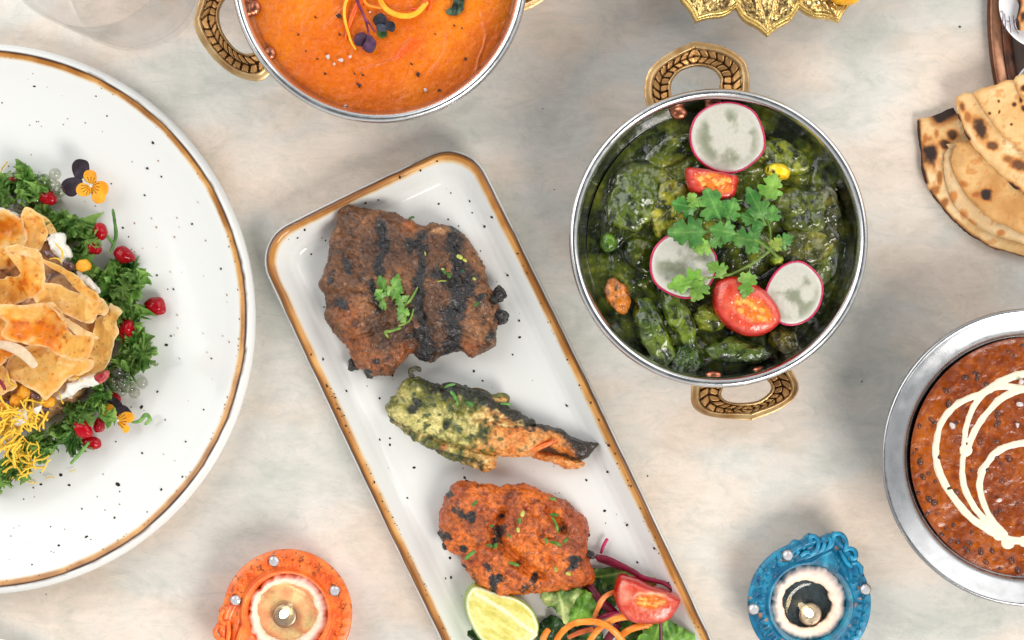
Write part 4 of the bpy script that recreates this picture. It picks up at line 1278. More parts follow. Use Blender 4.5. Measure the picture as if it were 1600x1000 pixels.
q6 = crop(660, 730, 3.4783)
ck_pts = q6([(230, 85), (330, 92), (430, 105), (560, 97), (650, 140), (720, 170), (800, 225), (868, 290), (893, 340), (890, 420), (900, 470), (905, 530), (922, 600), (885, 640), (800, 660), (720, 680), (650, 690), (560, 685), (480, 678), (395, 688), (320, 655), (270, 610), (215, 555), (190, 490), (130, 440), (102, 390), (98, 330), (110, 250), (135, 170), (165, 110)])
c_gr = [(q6([(435, 235), (395, 300), (395, 370), (440, 420), (500, 470), (560, 540), (650, 600)]), 8, 16), (q6([(690, 220), (720, 270), (770, 330)]), 6, 14), (q6([(680, 470), (710, 520), (690, 570)]), 5, 6), (q6([(190, 500), (300, 430), (400, 420)]), 6, 4), (q6([(560, 200), (640, 260), (650, 380)]), 6, 4)]
c_pat = [(*q6([(815, 520)])[0], 11), (*q6([(425, 330)])[0], 8), (*q6([(415, 365)])[0], 9), (*q6([(205, 255)])[0], 10), (*q6([(265, 255)])[0], 7), (*q6([(400, 605)])[0], 11), (*q6([(610, 605)])[0], 11), (*q6([(555, 640)])[0], 8), (*q6([(370, 540)])[0], 7), (*q6([(220, 435)])[0], 5), (*q6([(125, 365)])[0], 8), (*q6([(770, 325)])[0], 5), (*q6([(390, 670)])[0], 6), (*q6([(205, 540)])[0], 6), (*q6([(150, 150)])[0], 5), (*q6([(440, 255)])[0], 4)]


def ck_disp(X, Y, Z):
    d = fbm(X, Y, Z, 50, 4, 231) * 13 + fbm(X, Y, Z, 13, 4, 235) * 4.8 + np.abs(fbm(X, Y, Z, 5.5, 3, 237)) * 3.4
    for pts, w, dep in c_gr:
        d = d - dep * np.exp(-(dpoly(X, Y, pts) / w) ** 2)
    return d * S


o = pebble('tandoori_chicken_piece', ck_pts, PZS, 0.022, M['meat'], charred(c_pat, [], (164, 70, 12), (210, 108, 30), (88, 32, 8), 240, None, ((222, 112, 20), [(728, 845, 24), (745, 895, 16), (845, 870, 22), (815, 850, 18), (838, 885, 20), (870, 800, 14), (830, 765, 16)])),
           ck_disp, hb=0.3, e=0.6, nseg=440, nring=130, center=(805, 842))
tag(o, 'orange red spiced chicken piece with charred spots above the lime wedge', 'meat')

# prawn ------------------------------------------------------------------
q5 = crop(580, 560, 4.2105)


def prawn():
    root = empty('grilled_prawn', W(700, 665, PZS))
    tag(root, 'green herb coated grilled prawn with charred orange tail between steak and chicken', 'prawn')
    body = q5([(250, 132), (310, 128), (370, 165), (440, 186), (550, 190), (640, 212), (720, 245), (800, 245), (870, 238), (905, 262), (895, 300), (960, 350), (1010, 398), (1060, 422), (1060, 470), (990, 520), (890, 600), (828, 650), (800, 720), (740, 744), (690, 722), (560, 690), (450, 630), (380, 588), (300, 530), (200, 480), (130, 430), (104, 340), (115, 290), (165, 235), (195, 180)])
    pale = [(*q5([(220, 240)])[0], 12), (*q5([(175, 350)])[0], 9), (*q5([(220, 400)])[0], 12), (*q5([(330, 410)])[0], 13), (*q5([(440, 370)])[0], 13), (*q5([(420, 450)])[0], 14), (*q5([(590, 450)])[0], 10), (*q5([(650, 470)])[0], 7), (*q5([(520, 590)])[0], 8), (*q5([(620, 570)])[0], 9)]
    dk = [(*q5([(285, 330)])[0], 10), (*q5([(310, 290)])[0], 8), (*q5([(495, 435)])[0], 6)]
    ridge = q5([(300, 150), (430, 200), (560, 220), (680, 240), (780, 290), (880, 330), (1000, 400), (1070, 430)])
    low = q5([(150, 440), (300, 490), (450, 550), (600, 590), (800, 620)])
    low2 = q5([(420, 600), (560, 650), (720, 700)])
    def col(X, Y, Z, d):
        n = fbm(X, Y, Z, 24, 4, 251); n2 = fbm(X, Y, Z, 8, 4, 252)
        c = mixc((84, 86, 24), (140, 132, 54), np.clip(0.5 + n * 1.2 + n2 * 0.4, 0, 1))
        m = 0
        for (x, y, r) in pale:
            m = np.maximum(m, sstep(1.4, 0.2, np.hypot(X - x, Y - y) / (r * 1.45) + n2 * 1.1 + n * 0.6))
        c = mixc(c, (214, 200, 124), m * 0.92)
        c = mixc(c, (150, 118, 60), np.exp(-(dpoly(X, Y, low) / 5) ** 2) * 0.6)
        c = mixc(c, (40, 38, 16), np.exp(-(dpoly(X, Y, low2) / 3) ** 2) * 0.8)
        c = mixc(c, mixc((196, 112, 48), (226, 164, 96), np.clip(0.5 + n2 * 1.4, 0, 1)), sstep(722, 768, X + n * 40 + n2 * 22 + (Y - 690) * 0.4) * 0.85)
        k = sstep(1.1, 0.5, dpoly(X, Y, ridge) / 10 + n2 * 0.9 + 0.2 * n) * sstep(640, 690, X)
        for (x, y, r) in dk:
            k = np.maximum(k, sstep(1.1, 0.6, np.hypot(X - x, Y - y) / r + n2 * 0.8))
        c = mixc(c, (28, 27, 22), k * 0.9)
        c = mixc(c, (222, 208, 140), sstep(0.12, 0.45, n2 + 0.35 * n + 0.12 * np.sin((Y - 640) / 14)) * 0.75 * (1 - k))
        c = mixc(c, (34, 50, 16), sstep(0.05, 0.42, -n2 - 0.2 * n) * 0.8)
        return mixc(c, (196, 80, 44), np.exp(-(((X - 693) / 5) ** 2 + ((Y - 699) / 4) ** 2)) * 0.7)
    def dsp(X, Y, Z):
        d = fbm(X, Y, Z, 36, 4, 261) * 11 + fbm(X, Y, Z, 11, 4, 262) * 6.0
        d = d - 7 * np.exp(-(dpoly(X, Y, low) / 3.5) ** 2) - 6 * np.exp(-(dpoly(X, Y, low2) / 3) ** 2) + 3.5 * np.exp(-(dpoly(X, Y, ridge) / 7) ** 2)
        return d * S
    pebble('body', body, PZS, 0.019, M['prawn'], col, dsp, hb=0.3, e=0.72, nseg=380, nring=100, parent=root, center=q5([(520, 430)])[0])
    def shellcol(bright, dark_at, seed):
        def f(X, Y, Z, d):
            n = fbm(X, Y, Z, 16, 4, seed); n2 = fbm(X, Y, Z, 6, 3, seed + 1)
            c = mixc((206, 116, 44), (236, 170, 98), np.clip(0.5 + n * 1.3, 0, 1))
            c = mixc(c, bright, sstep(0.2, 0.6, n + 0.3 * n2) * 0.6)
            c = mixc(c, (84, 84, 34), sstep(0.36, 0.6, -n2 + 0.5 * n) * 0.7)
            c = mixc(c, (96, 100, 36), sstep(776, 736, X + n * 60 + n2 * 40) * 0.9)
            up = dpoly(X, Y, q5([(800, 395), (930, 418), (1060, 436), (1220, 462), (1320, 500)]))
            c = mixc(c, (34, 28, 22), sstep(1.3, 0.4, up / 8 + n2 * 1.2) * 0.9)
            return mixc(c, (30, 22, 20), sstep(dark_at, dark_at + 30, X + n * 30 + n2 * 10) * 0.93)
        return f
    sd = lambda sd_: (lambda X, Y, Z: (fbm(X, Y, Z, 20, 3, sd_) * 5 + fbm(X, Y, Z, 7, 3, sd_ + 1) * 2.4) * S)
    pebble('tail_shell', q5([(740, 400), (830, 408), (930, 430), (1050, 448), (1130, 470), (1200, 510), (1180, 560), (1090, 622), (1000, 652), (850, 645), (740, 628), (690, 605), (720, 560), (720, 470)]), PZS + 0.004, 0.0165, M['prawn'], shellcol((232, 140, 70), 862, 271), sd(273), nseg=200, nring=60, parent=root, e=0.75, center=q5([(930, 540)])[0])
    pebble('tail_fin', q5([(1080, 440), (1150, 448), (1260, 470), (1310, 505), (1420, 545), (1495, 562), (1470, 605), (1440, 645), (1385, 665), (1290, 630), (1190, 600), (1110, 540)]), PZS + 0.003, 0.0115, M['prawn'], shellcol((196, 92, 40), 872, 275), sd(277), nseg=160, nring=44, parent=root, e=0.8)
    pebble('tail_fin', q5([(1010, 615), (1100, 610), (1210, 625), (1330, 665), (1408, 690), (1395, 715), (1320, 726), (1200, 692), (1090, 660)]), PZS + 0.001, 0.009, M['prawn'], shellcol((236, 116, 30), 905, 279), sd(281), nseg=140, nring=36, parent=root, e=0.8)
    o = pebble('tail_strip', q5([(1040, 605), (1080, 580), (1140, 555), (1210, 538), (1190, 565), (1130, 595), (1070, 612)]), PZS + 0.016, 0.003, M['veg'], lambda X, Y, Z, d: mixc((226, 84, 22), (240, 120, 50), np.clip(0.5 + fbm(X, Y, Z, 10, 2, 3), 0, 1)), nseg=60, nring=14, parent=root)
    cs = lambda X, Y, Z: mixc((46, 44, 30), (86, 80, 52), np.clip(0.5 + fbm(X, Y, Z, 6, 2, 3), 0, 1))
    p = q5([(275, 130), (258, 100), (262, 78), (290, 66), (315, 70), (312, 88)])
    tube('feeler', [(a, b, PZS + 0.010) for a, b in p], (4.5, 4, 4.5, 3), M['prawn'], root, n=40, m=10, col=cs, wob=0.3)
    p = q5([(780, 262), (830, 252), (880, 250), (900, 272)])
    tube('feeler', [(a, b, PZS + 0.009) for a, b in p], (5, 6, 5), M['prawn'], root, n=30, m=10, col=lambda X, Y, Z: mixc((84, 88, 36), (130, 128, 60), np.clip(0.5 + fbm(X, Y, Z, 6, 2, 3), 0, 1)), wob=0.3)


prawn()
def flat_pool(name, pts, z, h, mat, label):
    O = catmull(pts, 90)
    o = sheet(name, [tuple(p) for p in O], z, lambda X, Y, r: h * (1 - r ** 6) + 0 * X, 0.0002, mat, None, 90, 14)
    return tag(o, label, 'sauce')
flat_pool('oil_pool', [(690, 604), (700, 597), (716, 599), (730, 606), (748, 606), (763, 612), (770, 622), (750, 628), (715, 625)], PZS - 0.0001, 0.0006, M['oil'], 'thin amber oil pool behind the prawn on the plate')

# herbs on the meats
def herb_cluster(name, leaves, z, label, cols=((92, 142, 54), (146, 186, 92))):
    x0 = np.mean([l[0] for l in leaves]); y0 = np.mean([l[1] for l in leaves])
    root = empty(name, W(x0, y0, z)); tag(root, label, 'herb')
    for i, (a, b, c_, d, w) in enumerate(leaves):
        leaflet('leaflet', a, b, c_, d, w, z + 0.0006 * (i % 4), 300 + i * 3 + int(x0), root, cols[0], cols[1], curl=4.0, lift=5.0)
    return root


r_ = herb_cluster('coriander_garnish', [(607, 468, 593, 430, 13), (612, 472, 622, 428, 13), (600, 470, 588, 452, 11), (612, 470, 628, 446, 11), (606, 474, 592, 478, 10), (615, 478, 640, 462, 8), (618, 482, 640, 492, 11), (622, 490, 634, 504, 8), (606, 466, 606, 440, 13)], PZS + 0.0225,
                   'chopped green coriander cluster on the middle of the steak')
gs = lambda X, Y, Z: mixc((110, 160, 56), (160, 196, 90), np.clip(0.5 + fbm(X, Y, Z, 10, 2, 3), 0, 1))
tube('stem', [(620, 483, PZS + 0.024), (640, 470, PZS + 0.0245), (653, 448, PZS + 0.0235)], (1.8, 2.2, 1.2), M['leaf'], r_, n=30, m=8, col=gs)
tube('stem', [(627, 512, PZS + 0.0225), (612, 517, PZS + 0.023), (602, 519, PZS + 0.023), (607, 528, PZS + 0.022)], (2.0, 2.4, 2.0), M['leaf'], r_, n=30, m=8, col=gs)
tube('stem', [(646, 482, PZS + 0.0225), (640, 500, PZS + 0.0235), (622, 510, PZS + 0.023)], (1.4, 1.8, 1.4), M['leaf'], r_, n=30, m=8, col=gs)


def bit(x, y, a, l, w, z, c0, c1, label, i):
    ca, sa = math.cos(a), math.sin(a)
    path = [(x - ca * l, y - sa * l, z), (x + sa * l * 0.15, y - ca * l * 0.15, z + 0.0006), (x + ca * l, y + sa * l, z)]
    o = tube('herb_bit', path, (w, w * 1.1, w), M['leaf'], None, flat=0.6, n=10, m=7, col=lambda X, Y, Z: mixc(c0, c1, np.clip(0.5 + fbm(X, Y, Z, 5, 2, i), 0, 1)))
    tag(o, label, 'herb', 'chopped herb bits')


Y0, Y1 = (176, 190, 70), (214, 216, 120); G0, G1_ = (58, 100, 40), (96, 142, 62)
bits_s = [(718, 402, 0.4, 5, 3.2, Y0, Y1), (726, 407, 0.5, 3.5, 2, Y0, Y1), (694, 425, 0.9, 5, 2.5, G0, G1_), (701, 430, 1.3, 5, 3, G0, G1_), (690, 440, -0.1, 8, 1, Y0, Y1), (741, 436, 0.5, 3, 2, Y0, Y1), (744, 476, -0.6, 5, 2.4, G0, G1_), (751, 482, 1.2, 3, 2, Y0, Y1), (723, 424, 0.3, 3, 2, G0, (60, 120, 90)), (594, 331, 0.3, 5, 1.8, G0, G1_), (643, 341, -0.4, 5, 2.0, G0, G1_), (664, 396, 1.4, 3.5, 1.2, Y0, Y1), (692, 421, 0.2, 3, 1.6, Y0, Y1)]
for i, (x, y, a, l, w, c0, c1) in enumerate(bits_s):
    zz = PZS + (0.0215 if 340 < y and x < 745 else 0.015)
    bit(x, y, a, l, w, zz if y > 345 else PZS + 0.013, c0, c1, 'tiny chopped green herb bit on the steak', i)
bits_c = [(742, 787, -0.8, 6, 2.2), (735, 868, -0.7, 11, 3.0), (765, 853, 0.2, 5, 2.6), (775, 853, -1.2, 5, 2.6), (803, 882, 0.3, 9, 2.4), (817, 803, -1.2, 5, 3.0), (812, 814, -1.3, 5, 2.6), (809, 828, 1.4, 4, 2.6), (866, 805, 0.1, 7, 2.5), (867, 820, 1.2, 14, 2.0), (868, 850, 0.35, 10, 2.4), (884, 845, -0.7, 6, 2.4), (853, 845, 1.2, 5, 2.4), (868, 890, 1.2, 4, 2.6), (888, 897, 0.3, 4, 2.6), (864, 780, 0.2, 5, 2.4), (768, 822, 0.3, 3, 2), (796, 838, 0.9, 4, 2)]
for i, (x, y, a, l, w) in enumerate(bits_c):
    yl = i in (5, 7, 13, 14)
    bit(x, y, a, l, w, PZS + 0.0232, Y0 if yl else (70, 118, 40), Y1 if yl else (116, 164, 74), 'tiny chopped green herb bit on the chicken piece', i)
for i, (x, y, a, l, w) in enumerate([(703, 603, -0.3, 9, 2.0), (708, 618, 1.0, 9, 2.6), (713, 628, 1.4, 8, 1.6), (790, 632, 0.1, 9, 1.8), (733, 632, 0.5, 7, 3.5)]):
    bit(x, y, a, l, w, PZS + 0.0205, (66, 122, 50), (120, 176, 90), 'green herb strip on the prawn', i)

# lime wedge ----------------------------------------------------------
def lime():
    pts = [(744, 913), (731, 924), (727, 940), (731, 962), (742, 985), (760, 1006), (785, 1018), (812, 1014), (832, 1000), (842, 982), (839, 964), (829, 947), (808, 932), (778, 923)]
    root = empty('lime_wedge', W(785, 965, PZS)); tag(root, 'pale yellow lime wedge below the chicken piece', 'lime')
    O = catmull(pts, 120); Oc = np.vstack([O, O[:1]])
    memb = [(744, 925), (790, 952), (838, 990)]
    def col(X, Y, Z, d):
        de = dpoly(X, Y, Oc); m = dpoly(X, Y, memb); n = fbm(X, Y, Z, 14, 3, 5)
        a = (X - 790) * 0.52 - (Y - 952) * 0.85
        ves = fbm((X * 0.86 + Y * 0.5) / 3.0, (Y * 0.86 - X * 0.5), Z, 6, 3, 9)
        c = mixc((206, 194, 96), (228, 220, 142), np.clip(0.5 + ves * 1.3, 0, 1))
        c = mixc(c, (240, 238, 206), np.exp(-(m / 3.2) ** 2) * 0.85)
        c = mixc((232, 234, 200), c, sstep(3.5, 7.0, de))
        return mixc((152, 176, 62), c, sstep(0.8, 3.0, de))
    def dsp(X, Y, Z):
        ves = fbm((X * 0.86 + Y * 0.5) / 3.0, (Y * 0.86 - X * 0.5), Z, 6, 3, 9)
        de = dpoly(X, Y, Oc)
        return (-2.0 * sstep(4, 9, de) + ves * 1.2 * sstep(5, 10, de) + 2.0 * np.exp(-(dpoly(X, Y, memb) / 4) ** 2)) * S
    pebble('flesh', pts, PZS + 0.002, 0.015, M['veg'], col, dsp, hb=0.5, e=0.42, nseg=220, nring=70, parent=root)
    rp = [(743, 911), (729, 922), (724.5, 940), (729, 963), (740, 987), (758, 1009), (785, 1021), (800, 1010), (770, 990), (748, 960), (742, 935)]
    pebble('rind', rp, PZS, 0.0145, M['veg'], lambda X, Y, Z, d: mixc((128, 156, 48), (168, 188, 76), np.clip(0.5 + fbm(X, Y, Z, 12, 3, 2), 0, 1)), nseg=120, nring=30, parent=root, e=0.7)


lime()
tomato('tomato_wedge', q6([(1068, 588), (1040, 680), (1050, 740), (1085, 800), (1140, 838), (1230, 850), (1310, 840), (1365, 800), (1400, 735), (1395, 705), (1330, 670), (1240, 640), (1150, 600)]), PZS + 0.006, 0.019, q6([(1235, 718)])[0], (27, 12), 0.06,
       'pale red tomato wedge on the salad at the plate rim', 14, pale=0.9)


def lettuce(pts, z, label, seed, base, hi, ruffle=5.0, center=None, rib=None, tilt=(0, 0), name='lettuce_leaf'):
    P = np.array(pts, float); c = P.mean(0) if center is None else np.array(center)
    def zf(X, Y, r):
        a = np.arctan2(Y - c[1], X - c[0])
        return (5 + ruffle * r ** 2 * np.sin(a * 7 + seed) * 0.6 + ruffle * fbm(X, Y, 0 * X, 16, 3, seed) * (0.4 + r) + tilt[0] * (X - c[0]) + tilt[1] * (Y - c[1])) * S
    def col(X, Y, r):
        n = fbm(X, Y, 0 * X, 18, 4, seed + 1)
        cc = mixc(base, hi, np.clip(0.45 + n * 1.2, 0, 1))
        if rib:
            d = dpoly(X, Y, rib)
            cc = mixc(cc, np.array(hi) * 1.15 + 12, np.exp(-(d / 2.2) ** 2) * 0.7)
        return cc
    edge = lambda x, y: np.stack([2.6 * fbm(x, y, 0 * x, 7, 2, seed + 2), 2.6 * fbm(x, y, 0 * x, 7, 2, seed + 4)], 1)
    o = sheet(name, pts, z, zf, 0.0006, M['leaf'], col, 170, 22, None, c, edge)
    return tag(o, label, 'lettuce', 'salad leaves on the rectangular plate')


GA, GB = (70, 112, 34), (136, 170, 72); GD, GE = (34, 66, 26), (76, 116, 44); GP, GQ = (150, 170, 88), (196, 206, 136)
lettuce(q6([(920, 560), (1000, 540), (1100, 555), (1200, 600), (1270, 600), (1290, 640), (1180, 660), (1060, 690), (960, 660), (915, 600)]), PZS, 'pale green lettuce leaf behind the tomato wedge', 3, GA, GP, 3, rib=q6([(930, 600), (1080, 570), (1280, 630)]))
lettuce(q6([(900, 610), (980, 600), (1040, 660), (1050, 740), (960, 800), (880, 760), (870, 680)]), PZS + 0.001, 'dark glossy leaf between the chicken and the tomato wedge', 5, GD, GE, 5)
lettuce(q6([(640, 690), (700, 650), (760, 625), (830, 640), (860, 670), (830, 720), (800, 790), (780, 860), (740, 800), (700, 760), (655, 730)]), PZS + 0.010, 'curly pale green lettuce tip beside the chicken piece', 7, GA, GQ, 9, rib=q6([(770, 850), (760, 760), (740, 680)]))
lettuce(q6([(800, 700), (880, 660), (945, 720), (930, 800), (870, 850), (800, 860), (770, 800)]), PZS + 0.006, 'bright green lettuce leaf left of the carrot curls', 9, (72, 126, 34), (128, 176, 66), 6)
lettuce(q6([(630, 860), (700, 800), (770, 840), (790, 920), (740, 1010), (650, 1010), (620, 940)]), PZS + 0.001, 'dark green leaf at the right of the lime wedge', 11, (26, 50, 26), (60, 96, 46), 6)
lettuce(q6([(250, 870), (300, 880), (350, 930), (380, 1010), (300, 1030), (250, 950)]), PZS, 'dark curly leaf below the lime wedge', 13, (28, 52, 28), (66, 100, 50), 6)
lettuce(q6([(1165, 930), (1230, 860), (1300, 790), (1330, 850), (1300, 930), (1290, 1010), (1200, 1030)]), PZS + 0.012, 'pointed bright green leaf in front of the tomato wedge', 15, (84, 136, 40), (146, 188, 80), 5, rib=q6([(1305, 800), (1270, 900), (1240, 1010)]))
lettuce(q6([(1290, 800), (1350, 840), (1420, 870), (1490, 920), (1510, 1010), (1380, 1040), (1290, 1010), (1270, 900)]), PZS + 0.008, 'broad green leaf at the bottom right of the salad', 17, (60, 108, 36), (116, 160, 66), 7, rib=q6([(1300, 810), (1340, 900), (1400, 1010)]))
lettuce(q6([(1060, 850), (1150, 840), (1200, 900), (1160, 980), (1080, 960)]), PZS + 0.004, 'green leaf under the carrot curls', 19, GD, GE, 5)
lettuce(q6([(800, 880), (900, 860), (980, 900), (960, 1010), (820, 1010)]), PZS + 0.001, 'dark green leaf under the left carrot curl', 23, (30, 56, 26), (70, 106, 44), 5)


def strand(path, r, c0, c1, label, name, grp, flat=0.6, zl=None):
    o = tube(name, path, r, M['carrot'], flat=flat, n=90, m=10, col=lambda X, Y, Z: mixc(c0, c1, np.clip(0.5 + 1.2 * fbm(X, Y, Z, 14, 3, 1), 0, 1)), wob=0.12)
    return tag(o, label, 'garnish', grp)


def zq(pts, z):
    if not isinstance(z, (list, tuple)): z = [z] * len(pts)
    return [(a, b, PZS + zz) for (a, b), zz in zip(q6(pts), z)]


CA, CB = (228, 122, 28), (246, 158, 62)
cg = 'carrot curls on the salad'
strand(zq([(725, 960), (760, 900), (820, 850), (890, 835), (960, 840), (1020, 870), (1070, 920), (1110, 980), (1130, 1040)], [0.012, 0.015, 0.018, 0.02, 0.02, 0.02, 0.018, 0.016, 0.014]), (4.8, 5.2, 5.0), CA, CB, 'large front carrot curl arching over the salad', 'carrot_curl', cg)
strand(zq([(890, 990), (920, 930), (970, 870), (1040, 825), (1120, 812), (1190, 825), (1250, 862)], [0.012, 0.014, 0.015, 0.016, 0.016, 0.016, 0.014]), (5.0, 5.2, 4.6), CA, CB, 'upper carrot curl passing below the tomato wedge', 'carrot_curl', cg)
strand(zq([(1060, 960), (1090, 910), (1140, 875), (1200, 860), (1250, 862)], [0.01, 0.012, 0.014, 0.014, 0.013]), (5.4, 5.6, 4.6), CA, CB, 'right carrot curl meeting the upper one', 'carrot_curl', cg)
strand(zq([(935, 830), (945, 790), (970, 730), (1000, 695), (1045, 678)], [0.008, 0.012, 0.014, 0.014, 0.012]), (3.6, 4.4, 3.6), (206, 110, 44), (230, 146, 82), 'short carrot strand left of the tomato wedge', 'carrot_curl', cg)
strand(zq([(655, 950), (665, 910), (685, 875)], [0.006, 0.012, 0.016]), (5.6, 5.4, 4.8), CA, CB, 'short upright carrot stick beside the lime wedge', 'carrot_curl', cg)
strand(zq([(790, 930), (850, 900), (930, 878)], [0.008, 0.010, 0.010]), (3.4, 4.0, 3.4), (196, 92, 44), (220, 124, 66), 'dull carrot strand under the front curl', 'carrot_curl', cg)
bg_ = 'beetroot strands on the salad'
B0, B1 = (104, 8, 38), (148, 22, 62)
strand(zq([(940, 492), (1000, 498), (1070, 530), (1140, 565), (1200, 600), (1260, 615), (1310, 628), (1350, 655), (1390, 710)], [0.006, 0.007, 0.008, 0.009, 0.010, 0.010, 0.010, 0.009, 0.006]), (4.6, 4.6, 4.0, 3.4), B0, B1, 'long dark beetroot strand curving behind the tomato wedge', 'beetroot_strand', bg_, 0.7)
strand(zq([(950, 500), (1010, 520), (1080, 548), (1130, 556)], [0.003, 0.003, 0.004, 0.006]), (3.6, 4.2, 3.0), (120, 12, 44), (164, 30, 72), 'short beetroot strand beside the long one', 'beetroot_strand', bg_, 0.7)
strand(zq([(970, 470), (985, 425), (1006, 388)], [0.003, 0.004, 0.003]), (2.2, 2.6, 2.6), (164, 24, 72), (196, 52, 100), 'thin pink beetroot stick pointing up on the plate', 'beetroot_strand', bg_, 0.7)
strand(zq([(905, 640), (940, 690), (985, 740), (1040, 790), (1070, 850)], [0.006, 0.008, 0.009, 0.008, 0.006]), (6.0, 7.0, 6.4), (84, 10, 34), (124, 24, 52), 'thick beetroot strand left of the tomato wedge', 'beetroot_strand', bg_, 0.7)
strand(zq([(940, 830), (1000, 805), (1070, 790)], [0.008, 0.010, 0.010]), (3.6, 4.6, 3.6), (124, 16, 48), (170, 40, 84), 'short beetroot strand above the front carrot curl', 'beetroot_strand', bg_, 0.7)
strand(zq([(810, 920), (870, 890), (940, 880)], [0.005, 0.006, 0.006]), (4.0, 5.0, 4.0), (110, 14, 40), (150, 32, 66), 'beetroot strand inside the front carrot curl', 'beetroot_strand', bg_, 0.7)
strand(zq([(1000, 960), (1020, 920), (1050, 880), (1060, 850)], [0.004, 0.006, 0.008, 0.008]), (6, 7, 6), (84, 10, 34), (120, 24, 50), 'thick beetroot strand between the carrot curls', 'beetroot_strand', bg_, 0.7)
strand(zq([(1288, 760), (1292, 830), (1296, 920), (1290, 1020)], [0.022, 0.021, 0.019, 0.016]), (1.6, 2.6, 3.0, 3.0), (66, 22, 36), (104, 44, 58), 'thin dark red stem over the pointed green leaf', 'salad_stem', bg_, 0.8)

# ------------------------------------------------------------------ crisp salad on the round plate
LZ = 0.0062


def mound():
    pts = [(-150, 420), (-60, 350), (0, 335), (55, 345), (90, 385), (118, 425), (150, 455), (168, 500), (172, 545), (150, 590), (128, 615), (112, 640), (85, 655), (60, 662), (30, 668), (-40, 680), (-130, 640), (-180, 540)]
    def col(X, Y, Z, d):
        n = fbm(X, Y, Z, 26, 4, 401); n2 = fbm(X, Y, Z, 10, 3, 402)
        c = mixc((150, 104, 62), (198, 156, 106), np.clip(0.5 + n * 1.2, 0, 1))
        c = mixc(c, (70, 48, 40), sstep(0.1, 0.5, n2 + 0.4 * n) * 0.75)
        c = mixc(c, (214, 176, 130), sstep(0.2, 0.5, -n2) * 0.6)
        return mixc(c, (206, 128, 50), sstep(0.3, 0.6, fbm(X, Y, Z, 16, 2, 407)) * 0.5)
    def dsp(X, Y, Z):
        return (fbm(X, Y, Z, 40, 4, 404) * 14 + np.abs(fbm(X, Y, Z, 14, 3, 405)) * 9) * S
    o = pebble('spiced_chickpea_mound', pts, LZ, 0.017, M['veg'], col, dsp, hb=0.15, e=0.75, nseg=260, nring=90, center=(-10, 505))
    tag(o, 'brown mound of spiced cooked filling under the pale crisps', 'food')


mound()
def yoghurt(pts, z, ht, label, seed):
    z += 0.004; ht *= 0.45
    o = pebble('yoghurt_dollop', pts, z, ht, M['yog'], None, lambda X, Y, Z: fbm(X, Y, Z, 16, 3, seed) * 9 * S, nseg=90, nring=26, e=0.85)
    tag(o, label, 'yoghurt', 'yoghurt dollops in the salad')
yoghurt([(-20, 330), (-5, 324), (12, 326), (24, 334), (30, 345), (10, 352), (-15, 348)], LZ + 0.012, 0.010, 'white yoghurt showing at the upper left above the crisps', 1)
yoghurt([(72, 372), (84, 362), (96, 368), (104, 382), (112, 398), (110, 410), (98, 412), (88, 400), (78, 388)], LZ + 0.012, 0.010, 'white yoghurt dollop between the crisps and the kale', 2)
yoghurt([(118, 424), (130, 428), (146, 440), (156, 450), (158, 460), (146, 456), (128, 440)], LZ + 0.010, 0.009, 'white yoghurt streak beside the long crisp', 3)
yoghurt([(86, 622), (100, 606), (118, 597), (138, 590), (152, 588), (156, 594), (142, 604), (120, 612), (104, 620)], LZ + 0.016, 0.010, 'white yoghurt stripe under the lower crisp edge', 4)
yoghurt([(52, 640), (60, 632), (68, 632), (66, 640), (56, 648)], LZ + 0.020, 0.006, 'small white yoghurt spot beside the yellow noodles', 5)
yoghurt([(20, 655), (28, 645), (42, 640), (44, 648), (34, 660), (24, 664)], LZ + 0.020, 0.006, 'white yoghurt spot under the yellow noodle heap', 6)


def onion(path, w, label, i):
    o = tube('onion_strip', path, (w, w * 1.3, w), M['veg'], flat=0.5, n=40, m=8, col=lambda X, Y, Z: mixc((70, 44, 46), (124, 90, 84), np.clip(0.5 + fbm(X, Y, Z, 10, 2, i), 0, 1)))
    tag(o, label, 'onion', 'onion strips in the salad')
onion([(70, 392, LZ + 0.022), (76, 398, LZ + 0.023), (84, 402, LZ + 0.022)], 4, 'dark onion strip below the triangular crisp', 1)
onion([(100, 408, LZ + 0.022), (108, 414, LZ + 0.023), (116, 420, LZ + 0.021)], 5, 'dark onion strip beside the orange fried ball', 2)
onion([(48, 612, LZ + 0.022), (56, 620, LZ + 0.024), (62, 612, LZ + 0.023), (58, 604, LZ + 0.022)], 4, 'curled dark onion strip beside the fried balls', 3)
onion([(54, 646, LZ + 0.020), (64, 642, LZ + 0.022), (76, 640, LZ + 0.020)], 6, 'dark green brown strip below the fried balls', 4)
onion([(0, 626, LZ + 0.022), (14, 632, LZ + 0.022), (24, 626, LZ + 0.022)], 5, 'dark onion strip at the left of the fried balls', 5)

